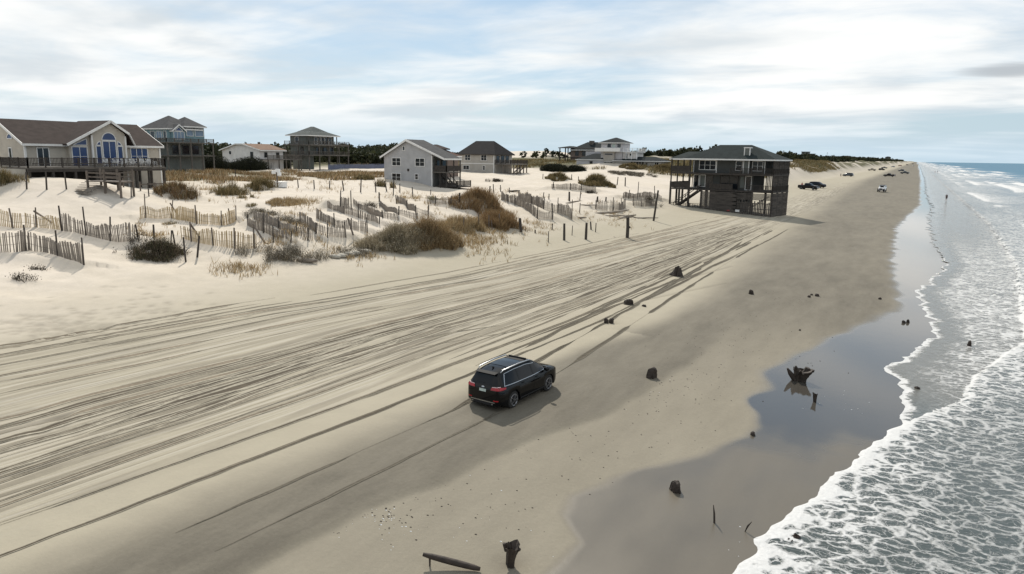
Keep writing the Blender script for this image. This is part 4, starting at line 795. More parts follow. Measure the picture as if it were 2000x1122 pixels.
# --- grey green stilt house
h = House('stilt_house', (-150, 142, 6.8), 'tall grey green house on stilts with wrap around decks and pale hip roof')
h.box('wall', 'siding_greygreen', -154, -148, 145.5, 156.5, 10.5, 16.0); h.box('core_wall', 'siding_greygreen', -153.5, -148.2, 145.7, 148.5, 6.5, 10.5)
h.hip(-154.4, -147, 145.2, 157, 15.95, 18.0, 'roof_lightgrey', 0.6, (-151, 150.6), (-150.6, 151.4)); h.hip(-153, -148.6, 147.6, 154.4, 16.95, 18.45, 'roof_lightgrey', 0.2, (-151, 150.6), (-150.6, 151.4), name='upper_roof')
for z in (13.1, 10.3):
    h.box('deck', 'grey_wood', -155, -145.6, 144.2, 160.4, z, z + 0.25); h.rail([(-155, 144.3), (-145.7, 144.3), (-145.7, 160.3)], z + 0.25, 0.95, mat='grey_wood', step=0.3)
h.posts([(-145.9, y) for y in (144.5, 148.4, 152.3, 156.2, 160.1)] + [(-150, 144.5), (-154.8, 144.5)], 6.0, 13.1, 0.24, 'grey_wood'); h.posts([(-147, y) for y in (145.6, 149.5, 153, 156.6)], 13.2, 15.9, 0.2, 'grey_wood')
for y in (148.8, 150.2, 151.6, 153.0, 154.4): h.win('+x', -148, y, y + 0.9, 13.5, 15.5)
for y in (149.2, 151.8, 154.4): h.win('+x', -148, y, y + 1.6, 10.7, 12.6, trim='grey_wood')
h.win('-y', 145.5, -152, -150.8, 13.8, 15.4); h.win('-y', 145.5, -150, -149, 10.9, 12.6, trim='grey_wood')
h2 = House('blue_fence', (-144, 150, 6.6), 'low blue wall running along the foot of the stilt house', 'fence')
for i in range(12): h2.box('panel', 'blue_wall', -143.9, -143.75, 149.5 + i * 2.2, 149.5 + i * 2.2 + 2.16, 6.0, 7.8 + 0.05 * (i % 3))
h2.part(MB().box(-143.96, -143.68, 149.5, 175.8, 7.92, 8.02), 'top_rail', 'blue_wall')

# --- grey gable house
h = House('grey_gable_house', (-76.6, 106, 5.2), 'pale grey two storey gable house with paired windows and side deck')
h.part(MB().prism([(-87.7, 4.5), (-76.6, 4.5), (-76.6, 11.35), (-82.1, 13.55), (-87.7, 10.75)], 'y', 106, 110.6), 'wall', 'siding_grey')
pts = [(-88.3, 10.6), (-82.1, 13.85), (-73.5, 10.5), (-73.5, 10.32), (-82.1, 13.62), (-88.3, 10.42)]
r = h.part(MB().prism(pts, 'y', 105.5, 111.0), 'roof', 'roof_grey')
h.part(MB().prism([(q[0], q[1] + (0.02 if i < 3 else -0.14)) for i, q in enumerate(pts)], 'y', 105.42, 105.49), 'rake_board', 'white_trim', r)
h.part(MB().box(-73.49, -73.42, 105.5, 111.0, 10.22, 10.5), 'fascia', 'white_trim', r)
h.win('-y', 106, -85.7, -83.8, 9.05, 10.4, 2, 2); h.win('-y', 106, -80.3, -78.3, 9.05, 10.4, 2, 2); h.win('-y', 106, -85.8, -83.8, 6.25, 7.55, 2, 2); h.win('-y', 106, -80.4, -79.75, 6.6, 7.55, 1, 2)
h.win('-y', 106, -83.2, -82.75, 11.85, 12.55); h.win('-y', 106, -82.15, -81.85, 8.1, 8.45, trim='dark_wood', t=0.05, name='vent')
h.box('corner_board', 'white_trim', -76.75, -76.57, 105.95, 106.12, 5.0, 10.9)
h.box('porch_wall', 'siding_dark', -76.58, -76.3, 106.3, 110.5, 4.8, 10.6)
for y in (106.8, 108.8): h.win('+x', -76.3, y, y + 1.3, 8.3, 10.1, trim='grey_wood')
h.box('deck', 'grey_wood', -76.6, -73.5, 106.1, 110.9, 7.9, 8.12); h.rail([(-76.2, 106.15), (-73.55, 106.15), (-73.55, 110.8)], 8.12, mat='dark_wood', solid=True)
h.posts([(-73.6, 106.3), (-73.6, 108.6), (-73.6, 110.7), (-75, 106.3)], 4.8, 10.4, 0.18, 'dark_wood')
h.stairs(-75.4, -74.3, 106.6, 7.9, 110.4, 5.3, 'dark_wood'); h.box('lower_deck', 'dark_wood', -76, -71.6, 106.8, 111.4, 5.35, 5.6); h.rail([(-75, 106.82), (-71.65, 106.82), (-71.65, 111.3)], 5.6, 0.9, 'dark_wood')

# --- house with red brown roof behind
h = House('red_roof_house', (-91, 130, 6.0), 'house with red brown roof peeping out behind the grey gable house')
h.box('wall', 'siding_brown', -99, -91.3, 130, 136.6, 5.5, 10.9); h.hip(-99, -91.3, 130, 136.6, 10.9, 12.9, 'roof_red', 0.6); h.hip(-97.5, -93, 131.5, 135.2, 12.5, 13.4, 'roof_brown', 0.2, name='roof_cap', fascia='dark_wood')
h.win('-y', 130, -93.4, -92, 9.0, 10.3)

# --- dark hip roof house
h = House('hip_roof_house', (-100.6, 168, 6.3), 'beige two storey house with dark hip roof and long deck to the sea')
h.box('wall', 'siding_beige', -112, -100.6, 168, 178, 5.5, 11.4); h.box('band_board', 'white_trim', -112.03, -100.56, 167.94, 168.02, 8.75, 8.95); h.box('corner_board', 'white_trim', -100.75, -100.56, 167.93, 168.1, 6.0, 11.3)
h.hip(-112, -100.6, 168, 178, 11.45, 15.1, 'roof_dark', 0.6, (-109.6, 173), (-103.6, 173), fascia='dark_wood')
h.win('-y', 168, -110.0, -108.3, 9.75, 11.15, 2, 2); h.win('-y', 168, -104.7, -103.0, 9.75, 11.15, 2, 2); h.win('-y', 168, -110.6, -108.7, 7.15, 8.25, 2, 1); h.win('-y', 168, -104.1, -103.5, 7.15, 8.25, 1, 2)
for y in (169.2, 171.8, 174.4): h.win('+x', -100.6, y, y + 1.6, 9.2, 11.0, trim='grey_wood')
h.box('deck', 'grey_wood', -100.6, -95.5, 168.3, 178.3, 8.65, 8.88); h.rail([(-100.5, 168.4), (-95.6, 168.4), (-95.6, 178)], 8.88, mat='dark_wood')
h.posts([(-95.8, y) for y in (168.6, 170.5, 172.4, 174.3, 176.2, 178)] + [(-98, 168.6), (-98, 178)], 5.5, 8.7, 0.24); h.stairs(-97.6, -96.2, 178.3, 8.6, 173.5, 6.4)

# --- tower house
h = House('tower_house', (-95, 242, 7.6), 'pale house with a square lookout tower, white railings and dark low roofs')
h.box('tower_wall', 'siding_lilac', -99.8, -91.8, 242, 250, 7.0, 16.2); h.hip(-99.9, -91.7, 241.9, 250.1, 16.25, 18.1, 'roof_slate', 0.8, (-96, 246), (-95.4, 246))
h.box('stair_wall', 'siding_beige', -98.5, -94.3, 241.2, 242.0, 7.0, 13.1); h.box('balcony', 'white_trim', -101.3, -91.7, 239.8, 242, 13.05, 13.25); h.box('balcony_front', 'white_trim', -101.3, -91.7, 239.75, 239.85, 13.25, 14.3)
h.box('east_wall', 'siding_white', -91.8, -86.9, 243, 251, 7.0, 12.8); h.box('sun_deck', 'white_trim', -91.8, -86.2, 242.4, 251, 12.8, 13.0); h.rail([(-91.6, 242.5), (-86.3, 242.5), (-86.3, 251)], 13.0, 1.3, 'white_paint', 0.5)
h.posts([(-90.4, 242.6), (-88.3, 242.6), (-86.4, 242.6)], 11, 12.8, 0.25, 'white_paint')
h.box('west_wing', 'siding_lilac', -108.9, -98.5, 241, 250, 7.0, 10.1); h.hip(-108.9, -98.6, 241, 250, 10.2, 12.3, 'roof_slate', 0.4, (-104, 245.5), (-101, 245.5))
h.box('west_storey', 'siding_lilac', -108, -100, 247, 254, 10, 13.1)
h.box('east_wing', 'siding_beige', -94.3, -77.2, 241.5, 250, 6.5, 9.95); h.hip(-94.2, -77.2, 241.5, 250, 10.0, 11.4, 'roof_slate', 0.7, (-90, 245.8), (-80.4, 245.8))
h.win('-y', 242, -97.4, -96.0, 14.5, 15.9); h.win('-y', 242, -95.6, -94.4, 14.5, 15.9, glass='plate'); h.win('-y', 242, -93.6, -92.3, 14.5, 15.9, 2, 1)
h.win('-y', 241.2, -98.0, -95.0, 11.9, 12.35, 1, 1, trim='siding_lilac'); h.win('-y', 241.2, -98.1, -94.8, 8.6, 9.4, 3, 2)
h.win('-y', 243, -90.9, -90.0, 10.9, 12.4); h.win('-y', 243, -89.2, -88.4, 11.7, 12.4); h.win('-y', 241, -103.6, -102.6, 8.2, 9.5, trim='grey_wood')
for x in (-88.0, -87.0, -86.0, -85.0, -84.0): h.win('-y', 241.5, x, x + 0.6, 8.5, 9.6, trim='grey_wood')
h.win('-y', 241.5, -82.6, -82.0, 8.8, 9.2, trim='grey_wood', t=0.05); h.win('-y', 241.5, -79.4, -77.9, 7.2, 9.5, 2, 1)

# --- dark house left of the tower house
h = House('dark_stilt_house', (-108, 262, 7.6), 'dark roofed house on tall posts behind the tower house')
h.box('wall', 'siding_brown', -121, -105, 262, 272, 9.6, 14.5); h.hip(-126, -120, 262, 272, 14.6, 15.3, 'roof_slate', 0.5, fascia='dark_wood'); h.hip(-120.5, -104.5, 261.5, 272, 13.8, 16.9, 'roof_slate', 0.6, (-116, 267), (-110, 267), fascia='white_trim')
h.box('chimney', 'grey_wood', -114.5, -112.8, 265, 266.5, 15.5, 17.4); h.posts([(x, y) for x in (-126, -123.5, -121, -118, -115) for y in (262.2, 270)], 6.5, 14.5, 0.35, 'dark_wood'); h.box('deck', 'dark_wood', -126.3, -114, 261.5, 272, 10.6, 10.9)
for x in (-119, -116, -113): h.win('-y', 262, x, x + 1.4, 11.5, 13.2, trim='grey_wood')

# --- dark beachfront house (local axes: x along the front, y away from the camera)
h = House('beachfront_house', (-21.9 - 20 * math.cos(R_(-10)), 133.1 - 20 * math.sin(R_(-10)), 0.0), 'big dark three level house on the beach with decks, board screens and green roof', 'house', R_(-10), True)
G0 = 0.6; XR = 20.1; DV = 8.2
h.box('upper_wall', 'siding_dark', 4.0, 18.0, 1.6, 7.4, 8.5, 11.0); h.box('lower_wall', 'siding_dark', 4.0, 15.8, 1.9, 7.4, 5.45, 8.25)
h.hip(3.0, XR - 0.2, 0.3, DV - 0.2, 11.15, 13.75, 'roof_green', 0.45, (8.0, 4.1), (14.2, 4.1)); h.hip(-0.1, 9.0, 0.6, 7.4, 11.10, 12.45, 'roof_green', 0.4, (1.7, 4.0), (6.5, 4.0))
h.box('deck', 'dark_wood', 0, XR, 0, DV, 8.2, 8.48); h.box('deck', 'dark_wood', 0, XR + 0.1, 0, DV, 5.2, 5.45)
ch = h.box('chimney', 'siding_greygreen', 14.1, 15.1, 1.0, 1.7, 8.5, 13.1)
for x0 in (14.02, 15.02): h.box('chimney_trim', 'white_trim', x0, x0 + 0.16, 0.92, 1.08, 8.5, 13.15, parent=ch)
h.box('chimney_cap', 'white_trim', 13.95, 15.25, 0.9, 1.8, 13.1, 13.28, parent=ch)
for a, b_, k in ((5.25, 8.45, 3), (12.5, 13.6, 1), (15.6, 17.4, 2)): h.win('-y', 1.6, a, b_, 9.1, 10.75, k, 2)
for x0 in (4.0, 8.6, 17.75): h.box('trim_board', 'white_trim', x0, x0 + 0.14, 1.52, 1.6, 8.5, 11.0)
h.win('-y', 1.9, 4.2, 5.1, 5.7, 8.0, trim='white_trim'); h.win('-y', 1.9, 5.4, 6.4, 5.9, 8.0, trim='white_trim', glass='siding_greygreen'); h.win('-y', 1.9, 6.7, 7.9, 5.6, 8.0, trim='grey_wood')
h.win('-y', 1.9, 9.5, 12.9, 5.6, 8.0, 2, 1, trim='dark_wood'); h.win('-y', 1.9, 13.3, 14.1, 5.9, 8.0, trim='grey_wood', glass='siding_greygreen'); h.win('-y', 1.9, 14.4, 15.4, 5.6, 8.0, trim='white_trim')
h.rail([(0.05, DV - .1), (0.05, 0.05), (4.0, 0.05)], 8.48, 1.15, 'dark_wood', 0.14, solid=True); h.rail([(12.0, 0.05), (XR - .05, 0.05), (XR - .05, DV - .1)], 8.48, 1.0, 'dark_wood', 0.22)
h.rail([(0.05, DV - .1), (0.05, 0.05), (4.0, 0.05)], 5.45, 1.15, 'dark_wood', 0.14, solid=True); h.rail([(8.2, 0.05), (12.6, 0.05)], 5.45, 1.05, 'dark_wood', 0.14, solid=True); h.rail([(15.6, 0.05), (XR, 0.05), (XR, DV - .1)], 5.45, 1.0, 'dark_wood', 0.22)
h.posts([(0.12, 0.15), (0.12, 2.8), (0.12, 5.4), (0.12, DV - .1), (2.0, 0.15), (4.0, 0.15), (6.6, 0.15), (9.2, 0.15), (12.8, 0.15), (16.4, 0.15), (XR - .1, 0.15), (XR - .1, 2.8), (XR - .1, 5.5), (XR - .1, DV - .1), (4, 8), (8, 8), (12, 8), (16, 8), (6, 4), (10, 4), (14, 4), (17.5, 4)], G0, 5.3, 0.3, 'dark_wood')
h.posts([(0.12, 0.15), (0.12, 2.8), (0.12, 5.4), (0.12, DV - .1), (4.0, 0.15), (XR - .15, 0.2), (XR - .15, 2.8), (XR - .15, 5.5), (XR - .15, DV - .1)], 5.4, 11.0, 0.2, 'dark_wood')
sc = MB()                                                       # upright slat screens round the sea end
for z0, z1 in ((8.5, 11.0), (5.45, 8.2)):
    for i in range(15): sc.box(15.9 + i * 0.28, 16.03 + i * 0.28, DV - .15, DV - .07, z0, z1)
    for i in range(26): sc.box(XR - .2, XR - .1, 0.4 + i * 0.3, 0.54 + i * 0.3, z0, z1)
    for i in range(8): sc.box(0.3 + i * 0.5, 0.42 + i * 0.5, DV - .15, DV - .05, z0, z1)
h.part(sc, 'slat_screen', 'weathered', None, 'stuff')
lt = MB(); rg_ = random.Random(3)                                # board screens under the house
for i in range(22):
    z = 1.25 + i * 0.174
    if z < 5.1: lt.box(6.6 + 0.1 * (i % 3), 13.6 if i % 4 else 12.8, -0.06, -0.02, z, z + 0.145)
    if 3.75 < z < 5.1: lt.box(13.65, XR, -0.06, -0.02, z, z + 0.12)
for i in range(22):
    x = 13.8 + i * 0.29; lt.box(x, x + 0.17 + 0.06 * rg_.random(), -0.10, -0.065, 1.05, 3.7 + rg_.uniform(-.5, .3))
for i in range(24): y = 0.1 + i * 0.34; lt.box(XR, XR + 0.05, y, y + 0.20 + 0.06 * rg_.random(), 0.9, 5.15)
for z in (1.15, 2.2, 3.2): lt.box(13.7, XR, -0.15, -0.105, z, z + 0.13); lt.box(XR + 0.055, XR + 0.10, 0.0, DV, z, z + 0.13)
h.part(lt, 'board_screen', 'weathered', None, 'stuff')
h.box('back_screen', 'dark_wood', 6.5, 13.5, 7.7, 7.8, 2.2, 5.1); h.box('storage_wall', 'siding_dark', 7.0, 13.2, 3.0, 7.5, G0, 5.2)
h.stairs(0.25, 1.5, 5.8, 5.2, 0.8, 1.6, 'dark_wood', axis='x'); h.rail([(0.1, 0.0), (6.5, 0.0)], 1.8, 0.8, 'dark_wood', 0.5)
h.part(MB().bar((0.4, 0.0, 1.6), (6.0, 0.0, 4.9), 0.12), 'brace', 'dark_wood'); h.part(MB().bar((14.5, 0.3, 1.2), (19.5, 0.3, 4.6), 0.14), 'brace', 'dark_wood')
h.box('ground_beam', 'grey_wood', 11.5, 20.0, -0.5, -0.35, 0.8, 1.1)
h.box('sign_board', 'white_trim', 13.6, 14.4, -0.2, -0.155, 1.55, 1.95); h.box('red_board', 'cloth_red', 12.0, 12.5, -0.2, -0.155, 1.6, 1.8)

# --- far buildings on the foredune
def far_house(px0, px1, ptop, pbase, D, mats, label, flat=False):
    d0 = ray_dir(px0, pbase); d1 = ray_dir(px1, pbase); a = d0 / np.hypot(d0[0], d0[1]) * D; b_ = d1 / np.hypot(d1[0], d1[1]) * D
    k = D / np.hypot(*ray_dir((px0 + px1) / 2, ptop)[:2]); zt = CAMH + ray_dir((px0 + px1) / 2, ptop)[2] * k
    g_ = gz((a[0] + b_[0]) / 2, a[1]); x0, x1 = sorted((a[0], b_[0])); y0 = min(a[1], b_[1])
    h = House('far_house', (x0, y0, g_), label)
    zb = min(g_ - 0.5, zt - 4); ht = zt - (0 if flat else min(2.2, (zt - zb) * .3))
    h.box('wall', mats[0], x0, x1, y0, y0 + 9, zb, ht)
    if flat: h.box('roof', mats[1], x0 - 0.4, x1 + 0.4, y0 - 0.4, y0 + 9.4, ht, ht + 0.3)
    else: h.hip(x0, x1, y0, y0 + 9, ht, zt, mats[1], 0.6, fascia='grey_wood')
    n_ = max(2, int((x1 - x0) / 3)); 
    for i in range(n_): h.win('-y', y0, x0 + (i + .3) * (x1 - x0) / n_, x0 + (i + .7) * (x1 - x0) / n_, ht - 2.2, ht - 0.8, trim='grey_wood')
    return h
far_house(1532, 1556, 300, 312, 820, ('siding_dark', 'roof_slate'), 'low dark far house right behind the beachfront house roof')
far_house(1564, 1579, 297, 314, 860, ('siding_greygreen', 'roof_slate'), 'taller blocky far house with flat roof beyond the beachfront house', True)
far_house(1579.5, 1590, 301, 314, 880, ('siding_dark', 'roof_slate'), 'small dark far house joined beside the blocky one', True)
far_house(1604, 1616, 305, 314, 1000, ('siding_beige', 'roof_grey'), 'tiny far house on the dune ridge beside the thin mast')
far_house(1640, 1662, 304.5, 314, 1250, ('siding_dark', 'roof_brown'), 'long low far house on the green dune ridge')
far_house(1728, 1739, 306, 316, 2300, ('siding_dark', 'roof_slate'), 'last far house standing out near the end of the dune ridge')
p = np.array(ray_dir(1615, 310)); p = p / np.hypot(p[0], p[1]) * 700
m_ = MB().tube([(0, 0, -1), (0, 0, 3), (0, 0, CAMH + 7.0 - gz(p[0], p[1]))], [0.16, 0.13, 0.08]).bar((-0.8, 0, CAMH + 6.0 - gz(p[0], p[1])), (0.8, 0, CAMH + 6.0 - gz(p[0], p[1])), 0.12)
tag(m_.build('utility_pole', 'dark_wood', None, (p[0], p[1], gz(p[0], p[1]))), 'thin mast rising from the far dune ridge', 'pole')
# ------------------------------------------------------------------ sand fences and posts
def unit_mesh(name, mat, sides=4):
    m = MB()
    if sides == 4: m.box(-0.5, 0.5, -0.5, 0.5, 0, 1)
    else: m.tube([(0, 0, 0), (0, 0, 0.5), (0, 0, 1)], [0.5, 0.48, 0.42], sides)
    me = m.mesh(name); me.materials.append(MATS[mat]); return me
SLAT = {k: unit_mesh('slat', k) for k in ('slat_grey', 'slat_tan')}
POST = {k: unit_mesh('post', k, 7) for k in ('old_wood', 'dark_wood', 'grey_wood', 'drift')}
fr = random.Random(21)
def arr_gz(P): P = np.array(P); return hfull(P[:, 0], P[:, 1])
def add_post(parent, p, hgt, w=0.14, lean=(0, 0), mat='old_wood', org=None):
    o = bpy.data.objects.new('post', POST[mat]); COL.objects.link(o)
    if parent: o.parent = parent; o.location = Vector(p) - Vector(org) - Vector((0, 0, 0.35))
    else: o.location = Vector(p) - Vector((0, 0, 0.35))
    o.scale = (w, w, hgt + 0.35); o.rotation_euler = (lean[0], lean[1], fr.uniform(0, 3)); return o
for fi, (label, poly, hgt, mat, posts) in enumerate(FENCES):
    W3 = [cast(x, y) for x, y in poly]; org = W3[0]
    f = empty('sand_fence', org, 0, label, 'fence', 'sand fences on the dunes')
    # resample
    seg = [np.linalg.norm((b_ - a)[:2]) for a, b_ in zip(W3, W3[1:])]; tot = sum(seg); cum = np.concatenate([[0], np.cumsum(seg)])
    sp = max(0.13, tot / 230); ts = np.arange(0, tot, sp); ts = ts + np.array([fr.uniform(-.02, .02) for _ in ts])
    xs_ = np.interp(ts, cum, [p[0] for p in W3]); ys_ = np.interp(ts, cum, [p[1] for p in W3]); zs_ = hfull(xs_, ys_)
    pw = pxm(W3[len(W3) // 2]); wid = max(0.062, 0.75 / pw)
    joined = MB(); tops = []
    for i, (x, y, z) in enumerate(zip(xs_, ys_, zs_)):
        if fr.random() < 0.05: continue
        sag = hgt * (0.14 * math.sin(i * 0.11 + fi) + 0.06 * math.sin(i * 0.37) - 0.06)
        hh = hgt * fr.uniform(0.93, 1.04) + sag; lx, ly = fr.gauss(0.05 * math.sin(i * .13 + fi), 0.024), fr.gauss(0.07 * math.sin(i * .09 + fi), 0.02)
        tops.append((x - org[0], y - org[1], z - org[2] + hh * 0.78))
        if fi < 15:
            o = bpy.data.objects.new('slat', SLAT[mat]); COL.objects.link(o); o.parent = f
            o.location = (x - org[0], y - org[1], z - org[2] - 0.15); o.scale = (wid, wid * 0.6, hh + 0.15); o.rotation_euler = (lx, ly, math.atan2(W3[-1][1] - W3[0][1], W3[-1][0] - W3[0][0]))
        else:
            joined.bar((x - org[0], y - org[1], z - org[2] - 0.15), (x - org[0] + ly * hh, y - org[1] + lx * hh, z - org[2] + hh), wid, wid * 0.6)
    if joined.v: joined.build('slats', mat, f)['kind'] = 'stuff'
    for k in (1.0, 0.45):
        MB().tube([(x, y, z - (1 - k) * hgt * 0.75) for x, y, z in tops[::4]], 0.012, 4).build('wire', 'grey_wood', f)
    for px, py, ph in posts:
        p = cast(px, py); add_post(f, p, ph, max(0.13, 1.5 / pxm(p)) * fr.uniform(0.9, 1.25), (fr.gauss(0, .06), fr.gauss(0, .06)), 'dark_wood' if fi not in (3, 4, 1) else 'old_wood', org)
    if fi in (1, 3, 4, 5, 7):
        a, b_ = {1: ((70, 410), (101, 434)), 3: ((334, 401), (349, 422)), 4: ((374, 440), (389, 462)), 5: ((496, 450), (518, 475)), 7: ((680, 446), (690, 460))}[fi]
        w = W3[1]; k = pxm(w); ca = cast(a[0], a[1] + 40) if False else None
        base = cast(b_[0], b_[1] + 1); q = cast(a[0], posts[0][1] if fi != 5 else 470); tz = q[2] + 1.5
        MB().bar((base[0] - org[0], base[1] - org[1], base[2] - org[2]), (q[0] - org[0], q[1] - org[1], tz - org[2]), 0.12).build('brace', 'old_wood', f)

def lone_posts(lst, labelf, group, mat='dark_wood'):
    for i, (px, py, top, w) in enumerate(lst):
        p = cast(px, py); k = pxm(p); hgt = (py - top) / k
        o = add_post(None, p, hgt, w / k, (fr.gauss(0, .05), fr.gauss(0, .07)), mat); o.name = 'post'; tag(o, labelf(i), 'post', group)
lone_posts([(52, 370, 337, 3.2), (91, 371, 336, 3.4), (130, 370, 337, 3), (256, 386, 356, 2.4), (291, 384, 358, 2.4)], lambda i: f'{ordinal(i)} post from the left below the taupe house', 'posts below the taupe house')
lone_posts([(583, 367, 351, 2.2), (614, 369, 352, 2.4), (643, 369, 353, 2.4), (672, 373, 353, 2.5), (704, 376, 350, 2.6), (734, 375, 356, 2.4), (756, 374, 353, 2.4)], lambda i: f'{ordinal(i)} post from the left in the row left of the grey gable house', 'posts left of the grey gable house')
lone_posts([(741, 394, 376, 3), (768, 382, 352, 2), (781, 377, 359, 2), (807, 386, 366, 2.2), (841, 381, 371, 1.8), (897, 395, 377, 3)], lambda i: f'{ordinal(i)} thin post from the left before the grey gable house', 'posts in front of the grey gable house')
lone_posts([(301, 465, 439, 4), (333, 478, 450, 2.6), (343, 480, 450, 3.2), (363, 512, 463, 3.6), (384, 503, 460, 4)], lambda i: f'{ordinal(i)} short post from the left around the dark dead bush', 'posts around the dead bush')
lone_posts([(1102, 470, 437, 5), (1144, 468, 435, 5.4)], lambda i: ('left' if i == 0 else 'right') + ' one of the two thick sawn pilings on the open sand', 'thick pilings')
lone_posts([(1276, 432, 372, 4), (1018, 453, 426, 6), (1045, 456, 449, 3), (991, 476, 470, 2), (942, 479, 474, 2)], lambda i: ['tallest post, right beside the beachfront house', 'thick leaning post at the foot of the tan grass slope', 'short slanted stub on the sand right of the thick leaning post', 'tiny stub on the sand below the tan grass slope', 'tiny stub on the sand right of the big bush'][i], 'stray posts')
lone_posts([(1071, 474, 452, 1.8), (1078, 449, 437, 2.2), (1117, 460, 441, 1.6), (1155, 449, 433, 3.2), (1163, 454, 436, 2)], lambda i: f'{ordinal(i)} thin stake from the left around the two thick pilings', 'stakes around the pilings')
lone_posts([(956, 378, 364, 3), (964, 376, 360, 2), (978, 375, 362, 2), (995, 377, 367, 2), (1060, 388, 376, 2), (1072, 390, 379, 2), (1112, 393, 375, 4), (1132, 392, 374, 2), (1167, 395, 384, 3), (1183, 394, 385, 3)], lambda i: f'{ordinal(i)} stake from the left beyond the curved sand fences', 'stakes beyond the fences')
lone_posts([(905, 450, 424, 2.4), (936, 450, 418, 2.6), (955, 447, 421, 2.6), (962, 449, 430, 2), (976, 444, 418, 2.6), (1008, 440, 424, 2)], lambda i: f'{ordinal(i)} leaning stake from the left in the tan grass slope', 'stakes in the tan grass', 'old_wood')
lone_posts([(460, 345, 330, 2), (1060, 350, 340, 1.6), (1116, 352, 341, 1.6), (1130, 354, 345, 1.6), (1205, 362, 346, 2), (1221, 364, 347, 2.4)], lambda i: f'{ordinal(i)} small far stake from the left across the dunes behind', 'far stakes')
# post with driftwood balanced on top
p = cast(1225, 465); k = pxm(p); e = empty('driftwood_post', p, 0, 'thick piling with driftwood branches balanced across its top', 'post')
hgt = 40 / k; MB().tube([(0, 0, -.4), (0.02, 0, hgt * .5), (-0.03, 0, hgt)], [0.21, 0.2, 0.19], 9).build('post', 'dark_wood', e)
for a, b_, r in (((-1.1, 0.2, hgt - .15), (1.0, 0, hgt + .35), 0.13), ((-1.3, -0.2, hgt - .3), (0.5, 0.1, hgt + .05), 0.1), ((0.1, 0, hgt + .1), (1.3, 0.3, hgt - .1), 0.08)):
    a, b_ = Vector(a), Vector(b_); MB().tube([a, a.lerp(b_, .4) + Vector((0, .05, .08)), b_], [r * .5, r, r * .6], 7).build('branch', 'drift', e)
MB().tube([(0.1, 0, hgt * .55), (0.35, 0, hgt * .5)], [0.15, 0.1], 7).build('knob', 'dark_wood', e)
# leaning plank and log pieces
def log(px, py, length, r, ang, lift, label, mat='drift', name='driftwood_log', group='driftwood'):
    p = cast(px, py); d = Vector((math.cos(R_(ang)), math.sin(R_(ang)), 0)); q = p
    a = Vector((0, 0, r * .5)) - d * length / 2; b_ = Vector((0, 0, r * .5 + lift)) + d * length / 2; pts = [a.lerp(b_, t / 5) + Vector((fr.gauss(0, .03), fr.gauss(0, .03), fr.gauss(0, .02))) * min(1, length) for t in range(6)]
    o = MB().tube(pts, [r * s_ for s_ in (.55, .95, 1, .9, .75, .4)], 8).build(name, mat, None, p, True); tag(o, label, 'log', group); return o
log(1205, 466, 1.9, 0.11, -50, -0.6, 'short plank leaning on the sand left of the driftwood topped piling', 'old_wood')
log(600, 513, 2.0, 0.22, 15, 0.1, 'short weathered log at the end of the wide grey scrub patch')
log(1185, 420, 5.0, 0.18, 28, 0.5, 'long driftwood trunk, left one of the pile by the trapezoid fence'); log(1198, 424, 3.6, 0.14, 20, 0.2, 'thin driftwood trunk lying in front of the pile by the trapezoid fence'); log(1205, 419, 4.2, 0.2, 48, 0.6, 'raised driftwood trunk on the right of the pile by the trapezoid fence')
log(1260, 428, 4.0, 0.12, 20, 0.15, 'driftwood branch lying beside the tallest post'); log(1120, 398, 3.2, 0.15, 60, 0.4, 'driftwood piece at the top end of the curved sand fence'); log(1133, 427, 2.4, 0.16, -20, 0.1, 'driftwood chunk at the lower end of the sand fence with many posts')
log(1150, 402, 3.0, 0.10, 10, 0.1, 'flat driftwood board on the sand between the fences'); log(1003, 376, 2.4, 0.2, 30, 0.2, 'dark driftwood lying beyond the curved sand fences', 'dark_wood')
for i, (x, y) in enumerate([(655, 504), (668, 502), (681, 499), (693, 497), (714, 494)]):
    p = cast(x, y); m_ = bmesh.new(); bmesh.ops.create_uvsphere(m_, u_segments=12, v_segments=8, radius=1)
    for v in m_.verts: v.co = Vector((v.co.x * 0.62, v.co.y * 0.36, v.co.z * 0.22)) * (1 + 0.18 * math.sin(v.co.x * 5 + i * 2) * math.cos(v.co.y * 6 + i))
    me = bpy.data.meshes.new('sandbag'); m_.to_mesh(me); m_.free(); me.polygons.foreach_set('use_smooth', [True] * len(me.polygons))
    o = link('sandbag', me, 'bag_cloth', None, (p[0], p[1], p[2] + 0.1)); o.rotation_euler = (0, 0, fr.uniform(-.5, 1.0)); tag(o, f'{ordinal(i)} sand filled bag from the left, left of the big bush', 'sandbag', 'sandbags at the dune foot')

# dune walkover platform below the taupe house
p = cast(203, 377); e = empty('walkover_platform', p, R_(18), 'small wooden stair landing with rails on the sand below the taupe house deck', 'platform')
for x, y, z in ((-2.0, 2.0, 2.6), (-2.0, 0, 2.4), (0.2, 0, 2.6), (0.2, 2.0, 2.6), (2.2, 0, 2.2), (2.2, 2, 2.6)): MB().box(x - .09, x + .09, y - .09, y + .09, -.8, z).build('post', 'old_wood', e)
MB().box(-2.2, 2.3, -.2, 2.2, 1.2, 1.3).build('floor', 'old_wood', e)
for z in (1.75, 2.2): MB().bar((-2.0, 0, z), (2.2, 0, z - .1), .06, .14).build('rail', 'old_wood', e); MB().bar((-2.0, 2, z), (2.2, 2, z), .06, .14).build('rail', 'old_wood', e)
for i in range(6): MB().box(-2.4 - .0, -0.2, -.5 - i * .3, -.22 - i * .3, 1.05 - i * .22, 1.1 - i * .22).build('tread', 'old_wood', e)
